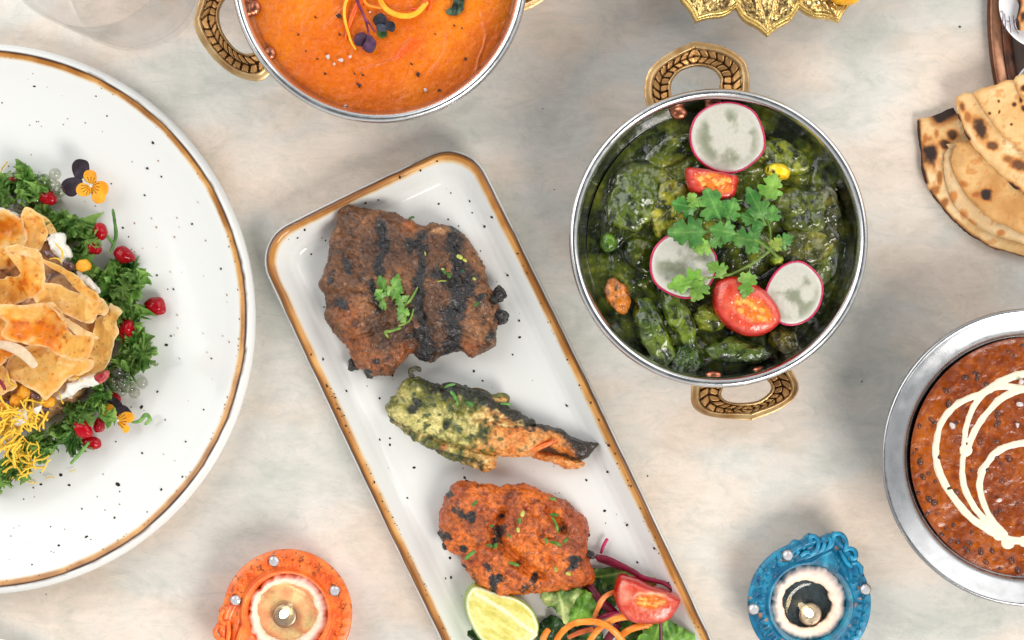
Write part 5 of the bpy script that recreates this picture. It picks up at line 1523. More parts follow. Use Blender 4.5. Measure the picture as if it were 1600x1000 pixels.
# crisps ----------------------------------------------------------------
def crisp(pts, z, label, seed, tilt=(0, 0), curl=(0, 0, 0), orange=0.4, pale=0.0, center=None, wav=5.0):
    P = np.array(pts, float); c = P.mean(0) if center is None else np.array(center)
    ca, sa = math.cos(curl[2]), math.sin(curl[2])
    def zf(X, Y, r):
        u = (X - c[0]) * ca + (Y - c[1]) * sa; v = -(X - c[0]) * sa + (Y - c[1]) * ca
        return (1.6 * tilt[0] * (X - c[0]) + 1.6 * tilt[1] * (Y - c[1]) + 1.6 * curl[0] * (u / 40) ** 2 + 3.4 * curl[1] * np.sin(v / 12 + seed) + 2.2 * wav * fbm(X, Y, 0 * X, 50, 2, seed) + 6.0 * (1 - 2 * np.abs(fbm(X, Y, 0 * X, 30, 2, seed + 40))) + 4) * S
    def col(X, Y, r):
        n = fbm(X, Y, 0 * X, 40, 4, seed + 1); n2 = fbm(X, Y, 0 * X, 9, 3, seed + 2); n3 = fbm(X, Y, 0 * X, 3.5, 2, seed + 3)
        cc = mixc((250, 204, 104), (255, 230, 154), np.clip(0.5 + n, 0, 1))
        cc = mixc(cc, (242, 142, 8), np.clip(orange * (0.6 + 1.8 * n + 0.8 * n2), 0, 0.95))
        cc = mixc(cc, (206, 88, 14), sstep(0.3, 0.6, n2 + 0.5 * n3) * 0.55 * min(1, orange * 1.6))
        cc = mixc(cc, (150, 92, 44), sstep(0.45, 0.7, n3) * 0.5)
        cc = mixc(cc, (255, 240, 206), sstep(0.8, 1.0, r) * 0.65)  # cream rim: lit look of the thin edges painted into the colour
        return mixc(cc, (246, 228, 196), pale)
    e_ = lambda x, y: np.stack([4.0 * fbm(x, y, 0 * x, 14, 3, seed + 5), 4.0 * fbm(x, y, 0 * x, 14, 3, seed + 6)], 1)
    o = sheet('fried_crisp', pts, z, zf, 0.00035, M['crisp'], col, 170, 34, None, c, e_)
    return tag(o, label, 'crisp', 'fried crisps on the salad')


CZ = LZ + 0.022
crisp([(153, 497), (172, 492), (170, 476), (193, 487), (184, 499), (186, 516), (181, 545), (164, 577), (137, 590), (112, 594), (120, 560), (140, 530)], CZ - 0.004, 'greyish tan crisp at the far right of the pile', 501, (0.0, 0.05), (4, 1, 0.2), 0.12, center=(155, 540))
crisp([(60, 445), (95, 446), (119, 456), (156, 464), (172, 477), (167, 492), (155, 490), (146, 506), (118, 498), (92, 486), (70, 478)], CZ - 0.001, 'broad tan crisp running right below the long one', 503, (-0.10, 0.05), (6, 1, 0.4), 0.15)
crisp([(68, 405), (82, 409), (105, 421), (119, 427), (140, 446), (158, 464), (156, 472), (140, 466), (112, 444), (97, 428), (80, 418)], CZ + 0.004, 'long narrow tan crisp slanting along the kale', 505, (0.10, -0.25), (3, 1, 0.7), 0.25)
crisp([(45, 324), (56, 331), (70, 343), (75, 374), (72, 380), (64, 394), (39, 388), (38, 347)], CZ - 0.006, 'brown triangular crisp at the top of the pile', 507, (-0.2, -0.05), (5, 1, 1.2), 0.30)
crisp([(60, 334), (74, 340), (88, 358), (92, 368), (80, 366), (72, 352)], CZ - 0.009, 'small grey tan crisp behind the triangular one', 508, (0.1, 0.0), (3, 1, 0.3), 0.1)
crisp([(-60, 345), (0, 331), (14, 330), (33, 342), (39, 345), (39, 387), (28, 396), (26, 420), (-20, 420), (-70, 410)], CZ + 0.002, 'orange dusted crisp at the upper left of the pile', 509, (0.10, 0.0), (-5, 2, 0.2), 0.75, center=(-5, 378))
crisp([(20, 387), (32, 385), (46, 387), (60, 392), (68, 405), (76, 446), (73, 457), (50, 466), (26, 472), (4, 482), (-40, 478), (-60, 440), (0, 436), (38, 428), (42, 408), (26, 402)], CZ + 0.011, 'large wavy golden crisp with curled upper edge', 511, (0.12, -0.15), (8, 3, 0.8), 0.55, center=(46, 440))
crisp([(17, 388), (32, 384), (46, 388), (58, 392), (66, 404), (60, 414), (44, 404), (24, 402)], CZ + 0.019, 'pale curled crisp edge on top of the golden crisp', 512, (-0.1, -0.3), (4, 1, 0.2), 0.25, 0.3)
crisp([(5, 560), (22, 546), (51, 538), (71, 542), (95, 552), (119, 560), (139, 562), (142, 572), (129, 584), (102, 594), (90, 612), (75, 624), (63, 612), (31, 598), (5, 588)], CZ + 0.004, 'wide tan crisp with spice dots at the bottom of the pile', 513, (0.0, 0.06), (-6, 1.5, 0.3), 0.32)
crisp([(8, 480), (42, 476), (82, 473), (95, 489), (109, 515), (134, 529), (160, 525), (158, 545), (153, 561), (119, 560), (95, 553), (71, 543), (41, 537), (17, 524), (22, 504)], CZ + 0.010, 'large orange crisp in the centre of the pile', 515, (0.02, 0.12), (10, 1, 0.3), 1.0, center=(85, 522))
crisp([(82, 474), (93, 486), (109, 500), (130, 512), (155, 527), (134, 530), (112, 520), (98, 500)], CZ + 0.015, 'pale folded lip along the orange crisp', 517, (0.05, -0.2), (4, 0, 0.6), 0.05, 0.55)
crisp([(-50, 478), (0, 480), (10, 485), (25, 503), (16, 521), (30, 534), (18, 542), (-30, 538), (-60, 510)], CZ + 0.013, 'golden crisp at the left edge of the picture', 519, (0.1, 0.0), (5, 2, 0.4), 0.5)
crisp([(-50, 548), (0, 545), (22, 546), (24, 552), (10, 562), (0, 569), (-40, 575)], CZ + 0.006, 'small orange crisp under the pale ribbon', 521, (0.1, 0.1), (4, 1, 0.2), 0.8)
crisp([(-50, 565), (0, 568), (20, 590), (32, 601), (18, 612), (0, 620), (-50, 625)], CZ - 0.001, 'tan crisp at the lower left with a red strip', 523, (0.05, 0.1), (4, 1, 0.2), 0.15)
o = tube('crisp_ribbon', [(-20, 536, CZ + 0.016), (0, 538, CZ + 0.018), (18, 542, CZ + 0.019), (34, 550, CZ + 0.019), (46, 562, CZ + 0.018), (55, 574, CZ + 0.017)], (5, 6, 8, 9, 8, 6), M['crisp'], flat=0.12, n=60, m=12, col=lambda X, Y, Z: mixc((240, 222, 190), (246, 232, 206), np.clip(0.5 + fbm(X, Y, Z, 14, 2, 3), 0, 1)))
tag(o, 'narrow pale crisp ribbon lying across the pile', 'crisp', 'fried crisps on the salad')
o = tube('beetroot_strip', [(-6, 590, CZ + 0.010), (2, 598, CZ + 0.010), (8, 610, CZ + 0.009)], (2.6, 3.0, 2.6), M['carrot'], n=24, m=8, col=lambda X, Y, Z: mixc((120, 22, 44), (150, 40, 60), 0.5 + 0 * X))
tag(o, 'thin dark red strip on the lower left crisp', 'garnish')

# kale --------------------------------------------------------------------
def kale_mesh(seed, spread=5.0, teeth=9):
    """frilly leaf scrap: a fan whose margin is ruffled by noise, finer towards the edge"""
    r_ = np.random.RandomState(seed)
    nr, nt = 13, 140
    span = r_.uniform(2.6, spread)
    th = np.linspace(-span / 2, span / 2, nt)[None, :]
    rr = np.linspace(0.02, 1, nr)[:, None]
    z0 = 0 * th
    lob = 0.74 + 0.30 * vn(th * 1.7 + 7, z0, z0, seed) + 0.16 * vn(th * 5.5, z0, z0, seed + 1) + 0.13 * vn(th * 16, z0, z0, seed + 2)
    R = rr * lob * (1.0 + 0.12 * r_.uniform(-1, 1))
    ruf = vn(th * 4.2 + 3, rr * 1.2, z0, seed + 3); ruf2 = vn(th * 12.5, rr * 2.0, z0, seed + 4)
    T = th + (0.30 * ruf2 + 0.16 * ruf) * rr ** 2.2
    X = R * np.cos(T) * r_.uniform(0.85, 1.25); Y = R * np.sin(T) * r_.uniform(0.7, 1.0)
    Z = rr ** 1.8 * (0.55 * ruf + 0.46 * ruf2) + 0.22 * rr * np.cos(th * 1.3) + 0.12 * vn(X * 4, Y * 4, 0 * X, seed + 5)
    V = np.stack([X, Y, Z + 0.1], -1).reshape(-1, 3)
    F = grid_faces(nr, nt, closed=False)
    n = vn(X * 2.6, Y * 2.6, 0 * X, seed + 6)
    tone = r_.uniform(-0.25, 0.25)
    c = mixc((70, 128, 42), (170, 212, 108), np.clip(0.52 + tone + 0.6 * n + 0.2 * rr, 0, 1))
    vein = np.exp(-(np.abs(np.sin(th * 2.6 + seed)) / 0.10) ** 2) * (1 - rr * 0.7)
    c = mixc(c, (168, 202, 128), np.clip(vein + 0 * X, 0, 1) * 0.6)
    c = mixc(c, (156, 200, 108), sstep(0.82, 1.0, rr) * 0.45 + 0 * X)
    return mesh('kale_piece', V, F, M['leaf'], c.reshape(-1, 3))


kale_var = [kale_mesh(600 + i * 7, 5.0 + (i % 3) * 0.4, 6 + i % 5) for i in range(16)]


def scatter(name, meshes, spots, label, cat, grp):
    for (x, y, z, s, rx, ry, rz, mi) in spots:
        o = bpy.data.objects.new(name, meshes[mi % len(meshes)])
        COL.objects.link(o)
        o.location = W(x, y, z); o.scale = (s * S, s * S, s * S * 0.9); o.rotation_euler = (rx, ry, rz)
        tag(o, label, cat, grp)


path = catmull([(-25, 300), (10, 290), (45, 275), (75, 325), (105, 345), (140, 355), (150, 385), (128, 400), (160, 420), (185, 425), (205, 432), (222, 450), (192, 465), (206, 505), (214, 540), (222, 560), (196, 566), (188, 590), (172, 612), (150, 640), (120, 668), (100, 690), (75, 705), (50, 722), (25, 738), (-15, 745)], 125, closed=False)
spots = []
for i, (x, y) in enumerate(path):
    inner = np.array((x + 20, y - 500.0)); inner = inner / np.hypot(*inner)
    jx, jy = rng.gauss(0, 9), rng.gauss(0, 9)
    off = rng.uniform(-20, 3)
    s = rng.uniform(19, 33)
    spots.append((x + inner[0] * off + jx * 0.7, y + inner[1] * off + jy * 0.7, LZ + 0.002 + rng.random() * 0.012, s, rng.uniform(-0.5, 0.5), rng.uniform(-0.5, 0.5), rng.uniform(0, 6.28), rng.randrange(16)))
marks = [(20, 285, 'left of the clear pearls at the top'), (75, 315, 'just below the clear pearls at the top'), (135, 340, 'under the upper viola'), (150, 378, 'around the two dark pomegranate seeds'), (192, 405, 'around the large right pomegranate seed'), (205, 455, 'left of the lone pomegranate seed'),
         (208, 530, 'below the seed at the right end of the crisps'), (180, 592, 'around the clear pearls at the right'), (160, 640, 'left of the lower viola'), (120, 680, 'around the lower pomegranate seed cluster'), (75, 708, 'right of the yellow noodle heap'), (20, 742, 'around the bottom left pomegranate seed')]
for s_ in spots:
    w_ = min(marks, key=lambda m_: math.hypot(m_[0] - s_[0], m_[1] - s_[1]))[2]
    scatter('kale_piece', kale_var, [s_], 'curly green kale piece ' + w_, 'kale', 'kale pieces ' + w_)
big = [(192, 448, LZ + 0.016, 30, 0.1, 0.1, -0.6, 2), (205, 455, LZ + 0.015, 26, 0.1, 0, -1.2, 4), (224, 552, LZ + 0.014, 30, 0.2, 0.1, -0.3, 5), (40, 285, LZ + 0.014, 24, 0, 0.1, 1.2, 7), (110, 352, LZ + 0.015, 26, 0.1, 0, 0.6, 1)]
for (b, lab) in zip(big, ['large pale kale piece left of the lone pomegranate seed', 'pale kale piece below the right pomegranate seed', 'large kale piece sticking out at the right of the salad', 'kale piece beside the clear pearls at the top', 'bright kale piece under the upper flower']):
    scatter('kale_piece', kale_var, [b], lab, 'kale', None)
for o in COL.objects:
    if o.name.startswith('kale_piece') and 'group' in o and o['group'] is None: del o['group']
ks = lambda X, Y, Z: mixc((84, 136, 58), (136, 178, 92), np.clip(0.5 + fbm(X, Y, Z, 10, 2, 3), 0, 1))
for pth, lab in [([(176, 326), (179, 345), (181, 370), (172, 395)], 'upright kale stalk at the right of the upper kale'), ([(100, 345), (125, 350), (160, 362), (180, 385)], 'curved kale stem under the upper flower'), ([(115, 632), (140, 640), (162, 640), (170, 636)], 'thin green stem above the lower flower'), ([(110, 725), (122, 712), (135, 696), (140, 690)], 'thin green stem at the bottom of the salad'),
                 ([(205, 660), (218, 658), (228, 648), (234, 655), (226, 664)], 'curled green stem right of the lower flower'), ([(80, 700), (95, 690), (112, 672), (124, 660)], 'green stem in the lower kale')]:
    o = tube('kale_sprig', [(a, b, LZ + 0.010) for a, b in pth], (2.2, 3.0, 2.4), M['leaf'], n=40, m=8, col=ks, wob=0.2)
    tag(o, lab, 'stem', 'kale stems')

# pomegranate seeds -------------------------------------------------------
def aril(x, y, rx, ry, a, z, label, sd):
    root = pebble('pomegranate_seed', ell(x, y, rx, ry, a, 9, 0.10, sd), z, 2 * ry * S * 0.9, M['pom'], None, lambda X, Y, Z: fbm(X, Y, Z, 16, 2, sd) * 2.2 * S, nseg=44, nring=24, hb=0.45, e=0.9)
    tag(root, label, 'pomegranate', 'pomegranate seeds')
    pebble('kernel', ell(x, y, rx * 0.48, ry * 0.42, a, 9, 0.05, sd), z + 0.5 * ry * S, ry * S * 0.8, M['pomseed'], nseg=20, nring=12, hb=0.45, e=0.9, parent=root)


for i, (x, y, rx, ry, a, z, lab) in enumerate([
        (243, 479, 17, 15, 0.5, LZ, 'lone pomegranate seed on the bare plate'), (194, 398, 18, 13, 0.5, 0.010, 'large pomegranate seed at the right of the upper kale'), (157, 362, 10, 14, -0.1, 0.014, 'upper of two dark pomegranate seeds on the kale'),
        (147, 388, 12, 11, 0.2, 0.014, 'lower of two dark pomegranate seeds on the kale'), (75, 309, 15, 11, 0.4, 0.016, 'pomegranate seed among the clear pearls'), (199, 513, 14, 17, 0.3, 0.012, 'pomegranate seed at the right end of the crisp pile'),
        (129, 671, 17, 13, 0.5, 0.014, 'largest pomegranate seed of the lower cluster'), (156, 664, 10, 14, 0.2, 0.010, 'pomegranate seed beside the lower flower'), (143, 692, 16, 10, 0.0, 0.010, 'lowest pomegranate seed of the lower cluster'),
        (10, 745, 12, 13, 0.1, 0.012, 'pomegranate seed at the bottom left of the salad'), (174, 622, 14, 9, 0.2, 0.008, 'dark pomegranate seed hidden under the lower flower'), (22, 280, 8, 7, 0.1, 0.012, 'small red seed at the top left under a pearl')]):
    aril(x, y, rx, ry, a, z, lab, 700 + i)
o = pebble('pomegranate_shred', [(146, 588), (158, 582), (168, 578), (170, 586), (160, 597), (148, 600), (140, 598)], LZ + 0.018, 0.006, M['veg'], lambda X, Y, Z, d: mixc((150, 30, 36), (206, 110, 104), np.clip(0.5 + 1.3 * fbm(X, Y, Z, 9, 3, 4), 0, 1)), lambda X, Y, Z: fbm(X, Y, Z, 9, 3, 2) * 3 * S, nseg=60, nring=20)
tag(o, 'torn red pink piece at the right end of the yoghurt stripe', 'pomegranate')


# clear pearls
def sphere_mesh(name, mat, n=28, m=16):
    th = np.linspace(0, math.pi, m)[:, None]; ph = np.linspace(0, 2 * math.pi, n, endpoint=False)[None]
    V = np.stack([np.sin(th) * np.cos(ph), np.sin(th) * np.sin(ph), np.cos(th) + 0 * ph], -1)
    V[0, :, :2] *= 0; V[-1, :, :2] *= 0
    V[0, :, 0] = 1e-3 * np.cos(ph[0]); V[0, :, 1] = 1e-3 * np.sin(ph[0]); V[-1, :, 0] = 1e-3 * np.cos(ph[0]); V[-1, :, 1] = 1e-3 * np.sin(ph[0])
    F = grid_faces(m, n).tolist()
    F.append(list(range(n))); F.append(list(range((m - 1) * n, m * n))[::-1])
    return mesh(name, V.reshape(-1, 3), F, mat)


pearl_me = sphere_mesh('jelly_pearl', M['pearl'])
up_p = [(86, 272, 9.5, .018), (68, 282, 11, .020), (58, 290, 8, .016), (86, 291, 9.5, .020), (93, 299, 10, .022), (29, 302, 8, .016), (43, 300, 8.5, .015), (56, 311, 10, .018), (35, 318, 11, .020), (21, 276, 8, .017), (44, 312, 8, .013), (30, 325, 9, .015), (72, 294, 8, .013)]
lo_p = [(184, 580, 11, .020), (181, 600, 11, .019), (192, 598, 10, .021), (204, 606, 9, .018), (222, 598, 9, .0075), (164, 606, 9, .017), (196, 586, 9, .016), (190, 612, 8, .014), (210, 614, 9, .012)]
for lst, where in ((up_p, 'top of the salad'), (lo_p, 'right side of the salad')):
    for i, (x, y, r, z) in enumerate(lst):
        o = bpy.data.objects.new('jelly_pearl', pearl_me); COL.objects.link(o)
        o.location = W(x, y, z); k = r * S; o.scale = (k, k, k * 0.95)
        lab = 'lone clear jelly pearl resting on the plate' if (x, y) == (222, 598) else 'clear round jelly pearl in the cluster at the ' + where
        tag(o, lab, 'pearl', 'clear pearls at the ' + where)

# fried balls and noodles
for i, (x, y, rx, ry, lab) in enumerate([(130, 415, 12, 10, 'orange fried ball beside the kale at the right'), (37, 613, 12, 10.5, 'right one of the two dark orange fried balls'), (25, 626, 12, 10, 'left one of the two dark orange fried balls'), (75, 628, 11, 9.5, 'yellow orange fried ball below the crisp tip'), (4, 634, 9, 8, 'fried ball at the left edge among the noodles'), (12, 655, 9, 8, 'fried ball half buried in the yellow noodles')]):
    o = pebble('fried_gram_ball', ell(x, y, rx, ry, i, 12, 0.07, i), LZ + 0.019, 2 * ry * S * 0.85, M['boondi'], lambda X, Y, Z, d, i=i: mixc((216, 138, 22), (240, 176, 50), np.clip(0.5 + 1.2 * fbm(X, Y, Z, 9, 3, 20 + i), 0, 1)), lambda X, Y, Z: fbm(X, Y, Z, 7, 3, 5) * 1.6 * S, nseg=44, nring=24, hb=0.4, e=0.9)
    tag(o, lab, 'fried ball', 'fried gram balls')


def sev_mesh(seed):
    r_ = np.random.RandomState(seed)
    n, m = 16, 6
    t = np.linspace(-1, 1, n)
    P = np.stack([t, 0.28 * r_.uniform(-1, 1) * t ** 2 + 0.12 * np.sin(t * 3 + r_.uniform(0, 6)), 0.2 * r_.uniform(-1, 1) * t ** 2 + 0.08 * np.sin(t * 4 + r_.uniform(0, 6))], 1)
    th = np.linspace(0, 2 * math.pi, m, endpoint=False)
    rad = 0.115 * (1 + 0.18 * r_.uniform(-1, 1, n))
    V = np.stack([P[:, 0:1] + 0 * th, P[:, 1:2] + rad[:, None] * np.cos(th), P[:, 2:3] + rad[:, None] * np.sin(th)], -1)
    F = grid_faces(n, m).tolist(); F.append(list(range(m))[::-1]); F.append(list(range((n - 1) * m, n * m)))
    return mesh('fried_noodle', V.reshape(-1, 3), F, M['sev'])


sev_var = [sev_mesh(800 + i) for i in range(7)]
sp = []
for i in range(125):
    t = rng.random()
    if t < 0.62:
        x = rng.gauss(10, 18); y = rng.gauss(675, 24); z = LZ + 0.024 + rng.random() * 0.007
        if x > 55: continue
    elif t < 0.9:
        x = rng.gauss(36, 14); y = rng.gauss(712, 14); z = LZ + 0.012 + rng.random() * 0.010
    else:
        x = rng.gauss(55, 12); y = rng.gauss(645, 10); z = LZ + 0.024
    sp.append((x, y, z, rng.uniform(10, 18), rng.uniform(-0.5, 0.5), rng.uniform(-0.5, 0.5), rng.gauss(1.2, 0.9), rng.randrange(7)))
for s_ in sp:
    scatter('fried_noodle', sev_var, [s_], 'short yellow fried noodle in the heap at the lower left', 'noodle', 'yellow fried noodles')
for (x, y, a, l, lab) in [(5, 260, -1.1, 10, 'yellow noodle at the top left of the round plate'), (47, 752, 0.05, 10, 'yellow noodle lying on the plate below the kale'), (114, 735, -0.5, 6, 'yellow noodle bit on the plate right of the kale'), (95, 392, 1.2, 13, 'yellow noodle standing in the yoghurt by the crisps'), (88, 405, 0.3, 10, 'yellow noodle below the triangular crisp'), (96, 622, 1.1, 9, 'yellow noodle across the lower yoghurt stripe'), (124, 592, 0.6, 6, 'yellow noodle at the top of the lower yoghurt stripe'), (78, 746, -0.1, 7, 'yellow noodle bit at the kale edge')]:
    o = bpy.data.objects.new('fried_noodle', sev_var[int(x) % 7]); COL.objects.link(o)
    zz = 0.0085 if y > 730 or y < 300 else LZ + 0.026
    o.location = W(x, y, zz); o.scale = (l * S,) * 3; o.rotation_euler = (0, 0, -a); tag(o, lab, 'noodle', 'yellow fried noodles')

# flowers
def flower(cx, cy, petals, z, label):
    root = empty('viola_flower', W(cx, cy, z)); tag(root, label, 'flower', 'viola flowers')
    for i, (pts, kind, dz) in enumerate(petals):
        c = np.mean(pts, 0)
        def col(X, Y, r, kind=kind, c=c):
            n = fbm(X, Y, 0 * X, 10, 3, 30 + i)
            if kind == 'dark':
                return mixc((28, 16, 26), (52, 34, 50), np.clip(0.4 + n, 0, 1))
            cc = mixc((238, 152, 14), (250, 180, 40), np.clip(0.5 + n, 0, 1))
            dx, dy = X - cx, Y - cy
            a = np.arctan2(dy, dx); d = np.hypot(dx, dy)
            line = (np.sin(a * 16) > 0.72) & (d < 15) & (d > 3)
            return mixc(cc, (60, 26, 14), line * 0.85)
        sheet('petal', pts, z + dz, lambda X, Y, r, c=c, i=i: (3 + 2.2 * r ** 2 * np.sin(np.arctan2(Y - c[1], X - c[0]) * 2 + i) + 1.2 * fbm(X, Y, 0 * X, 12, 2, i)) * S, 0.0004, M['petal'], col, 80, 16, root)
    pebble('centre', ell(cx, cy, 2.6, 2.2, 0, 8), z + 0.002, 0.0018, M['cream'], nseg=16, nring=8, parent=root)


def c1(pts): return [(0 + a / 3.5714, 220 + b / 3.5714) for a, b in pts]
flower(142, 291, [(c1([(470, 210), (430, 215), (408, 180), (405, 140), (425, 110), (455, 103), (490, 115), (502, 150), (498, 185)]), 'dark', 0.0), (c1([(465, 230), (440, 290), (410, 312), (375, 305), (348, 275), (348, 240), (370, 215), (405, 204), (440, 205)]), 'dark', 0.0006),
                  (c1([(510, 240), (480, 225), (470, 195), (478, 170), (505, 163), (535, 175), (544, 205), (535, 235)]), 'gold', 0.0016), (c1([(512, 265), (490, 245), (455, 236), (430, 255), (428, 285), (450, 308), (485, 310), (510, 290)]), 'gold', 0.0018),
                  (c1([(510, 262), (535, 232), (575, 226), (605, 245), (607, 280), (590, 310), (585, 340), (550, 352), (522, 335), (512, 300)]), 'gold', 0.0012)], 0.0175, 'viola with two black and three orange petals at the upper edge of the kale')
def c2(pts): return [(0 + a / 3.3333, 480 + b / 3.3333) for a, b in pts]
flower(184, 657, [(c2([(560, 520), (535, 505), (550, 480), (585, 467), (615, 478), (640, 510), (600, 540)]), 'dark', 0.0), (c2([(610, 560), (615, 520), (650, 510), (680, 535), (690, 555), (655, 560), (630, 580)]), 'dark', 0.0005),
                  (c2([(605, 575), (570, 580), (543, 560), (540, 530), (560, 505), (590, 510), (607, 540)]), 'gold', 0.0016), (c2([(615, 585), (625, 555), (655, 543), (690, 550), (703, 572), (685, 598), (650, 603)]), 'gold', 0.0014), (c2([(612, 585), (640, 595), (670, 615), (675, 640), (655, 655), (635, 630), (615, 610)]), 'gold', 0.0018)],
       0.0150, 'viola with black and orange petals at the lower right of the kale')

# ------------------------------------------------------------------ flatbreads
def roti(pts, z, label, seed, spots, edge_char=(), tilt=(0, 0), base=((216, 172, 112), (238, 210, 162)), center=None, bub=4.0, thick=0.0017):
    P = np.array(pts, float); c = P.mean(0) if center is None else np.array(center)
    O = catmull(pts, 160); Oc = np.vstack([O, O[:1]])
    def zf(X, Y, r):
        return (tilt[0] * (X - c[0]) + tilt[1] * (Y - c[1]) + bub * fbm(X, Y, 0 * X, 46, 3, seed) + 3 - 1.5 * r ** 6) * S
    def col(X, Y, r):
        n = fbm(X, Y, 0 * X, 36, 4, seed + 1); n2 = fbm(X, Y, 0 * X, 9, 4, seed + 2)
        cc = mixc(base[0], base[1], np.clip(0.5 + n * 1.2 + 0.3 * n2, 0, 1))
        cc = mixc(cc, (190, 112, 46), sstep(0.2, 0.55, n2 + 0.5 * n) * 0.5)
        de = dpoly(X, Y, Oc)
        cc = mixc(cc, (206, 140, 70), np.exp(-(de / 4.0) ** 2) * np.clip(0.35 + n, 0, 0.7))
        for (x, y, rx, ry, a, k) in spots:
            ca, sa = math.cos(a), math.sin(a)
            u = ((X - x) * ca + (Y - y) * sa) / rx; v = (-(X - x) * sa + (Y - y) * ca) / ry
            d = np.hypot(u, v) * 0.92 + 0.6 * n2 + 0.2 * n
            cc = mixc(cc, (192, 112, 44), sstep(1.8, 0.7, d) * 0.8)
            cc = mixc(cc, (44, 28, 22), sstep(1.2, 0.5, d) * k)
        for (pl, w, k) in edge_char:
            d = dpoly(X, Y, pl) / w + 0.5 * n2
            cc = mixc(cc, (150, 84, 34), sstep(2.2, 0.9, d) * 0.8 * k)
            cc = mixc(cc, (36, 24, 20), sstep(1.1, 0.5, d) * k)
        return cc
    e_ = lambda x, y: np.stack([2.6 * fbm(x, y, 0 * x, 14, 4, seed + 5), 2.6 * fbm(x, y, 0 * x, 14, 4, seed + 6)], 1)
    o = sheet('flatbread_fold', pts, z, zf, thick, M['roti'], col, 360, 90, None, c, e_)
    return tag(o, label, 'flatbread', 'folded flatbread pieces')


RZ = 0.003
def rq(pts): return [(1400 + a / 2.38, 0 + b / 2.38) for a, b in pts]
roti([(1433, 188), (1450, 184), (1464, 178), (1478, 172), (1490, 169), (1500, 178), (1640, 180), (1700, 300), (1690, 410), (1640, 408), (1600, 402), (1570, 394), (1540, 383), (1515, 368), (1490, 346), (1468, 322), (1450, 295), (1440, 268), (1438, 240), (1434, 212)], RZ, 'lowest flatbread layer with black scorched spots on the left', 901,
     [(1452, 242, 11, 17, 0.05, 1.0), (1487, 211, 7, 6, 0, 0.7), (1475, 225, 6, 6.5, 0, 0.75), (1462, 209, 3, 5, 0, 0.2), (1476, 245, 3, 5, 0.3, 0.15), (1459, 297, 5, 6, 0.4, 0.25), (1472, 318, 5, 7, 0.6, 0.3), (1466, 278, 4, 9, 0.1, 0.3), (1444, 216, 3, 6, 0, 0.1), (1455, 315, 4, 4, 0, 0.1)],
     [([(1466, 184), (1478, 178), (1490, 172)], 10, 0.95), ([(1434, 190), (1436, 225), (1440, 262), (1446, 285)], 2.6, 0.9), ([(1452, 300), (1470, 325), (1490, 347)], 2.4, 0.9), ([(1490, 348), (1515, 368), (1540, 384)], 3.4, 0.9), ([(1545, 386), (1600, 402)], 1.5, 0.6)], (0.0, 0.0), center=(1545, 290), bub=5)
roti([(1474, 246), (1482, 232), (1500, 225), (1700, 260), (1700, 400), (1620, 390), (1580, 376), (1550, 366), (1520, 350), (1496, 328), (1482, 302), (1474, 272)], RZ + 0.0030, 'second flatbread layer with pale floury edge', 905,
     [(1502, 336, 5, 6, 0.2, 0.1), (1515, 351, 6, 5, 0, 0.12), (1562, 364, 5, 4, 0, 0.1), (1487, 309, 4, 7, 0.2, 0.0)], [], (0, 0), ((208, 172, 124), (232, 208, 166)), center=(1570, 310))
roti([(1486, 246), (1492, 230), (1510, 222), (1700, 240), (1700, 385), (1610, 368), (1580, 358), (1550, 344), (1524, 322), (1504, 296), (1490, 268)], RZ + 0.0060, 'third flatbread layer with one black burnt spot', 909,
     [(1538, 305, 10, 7.5, 0.1, 1.0), (1524, 304, 5, 3, 0, 0.2), (1504, 288, 6, 4, 0.3, 0.1)], [], (0, 0), ((188, 134, 74), (216, 172, 112)), center=(1585, 300))
roti([(1493, 156), (1500, 150), (1524, 146), (1700, 160), (1700, 330), (1640, 325), (1600, 304), (1578, 288), (1556, 265), (1532, 243), (1516, 224), (1504, 200), (1496, 176)], RZ + 0.0092, 'fourth flatbread layer with scorched oval spots', 913,
     [(1530, 202, 9, 14, -0.25, 0.85), (1549, 229, 8, 5.5, 0.25, 0.6), (1502, 168, 4, 8, -0.3, 0.5), (1510, 184, 4, 6, -0.3, 0.2), (1574, 250, 9, 5, 0.5, 0.35), (1590, 260, 12, 7, 0.55, 0.6), (1583, 296, 7, 14, -0.75, 1.0), (1596, 312, 12, 8, 0.6, 1.0)], [([(1496, 182), (1504, 204), (1512, 218)], 2.6, 0.9)], (0, 0), center=(1600, 230), bub=5)
roti([(1521, 145), (1550, 135), (1584, 124), (1700, 130), (1700, 290), (1620, 252), (1600, 240), (1570, 216), (1546, 188), (1532, 166)], RZ + 0.0124, 'upper flatbread layer with a plain golden surface', 917,
     [(1544, 178, 2, 2, 0, 0.9), (1558, 159, 1.5, 2, 0, 0.9), (1559, 176, 1.6, 3, 0.3, 0.8), (1583, 164, 3, 3, 0, 0.9), (1578, 195, 1.6, 1.6, 0, 0.9), (1593, 155, 3, 5, 0.2, 0.8), (1598, 170, 5, 4, 0.4, 0.9)], [], (0, 0), ((212, 166, 104), (232, 196, 140)), center=(1610, 190))
roti([(1584, 122), (1600, 117), (1700, 110), (1700, 200), (1620, 165), (1602, 158), (1592, 148), (1587, 136)], RZ + 0.0152, 'topmost flatbread corner at the right edge', 921, [(1599, 139, 6, 5, 0.5, 0.9), (1606, 150, 4, 4, 0, 0.8)], [], (0, 0), ((220, 182, 124), (236, 206, 156)), center=(1640, 150))

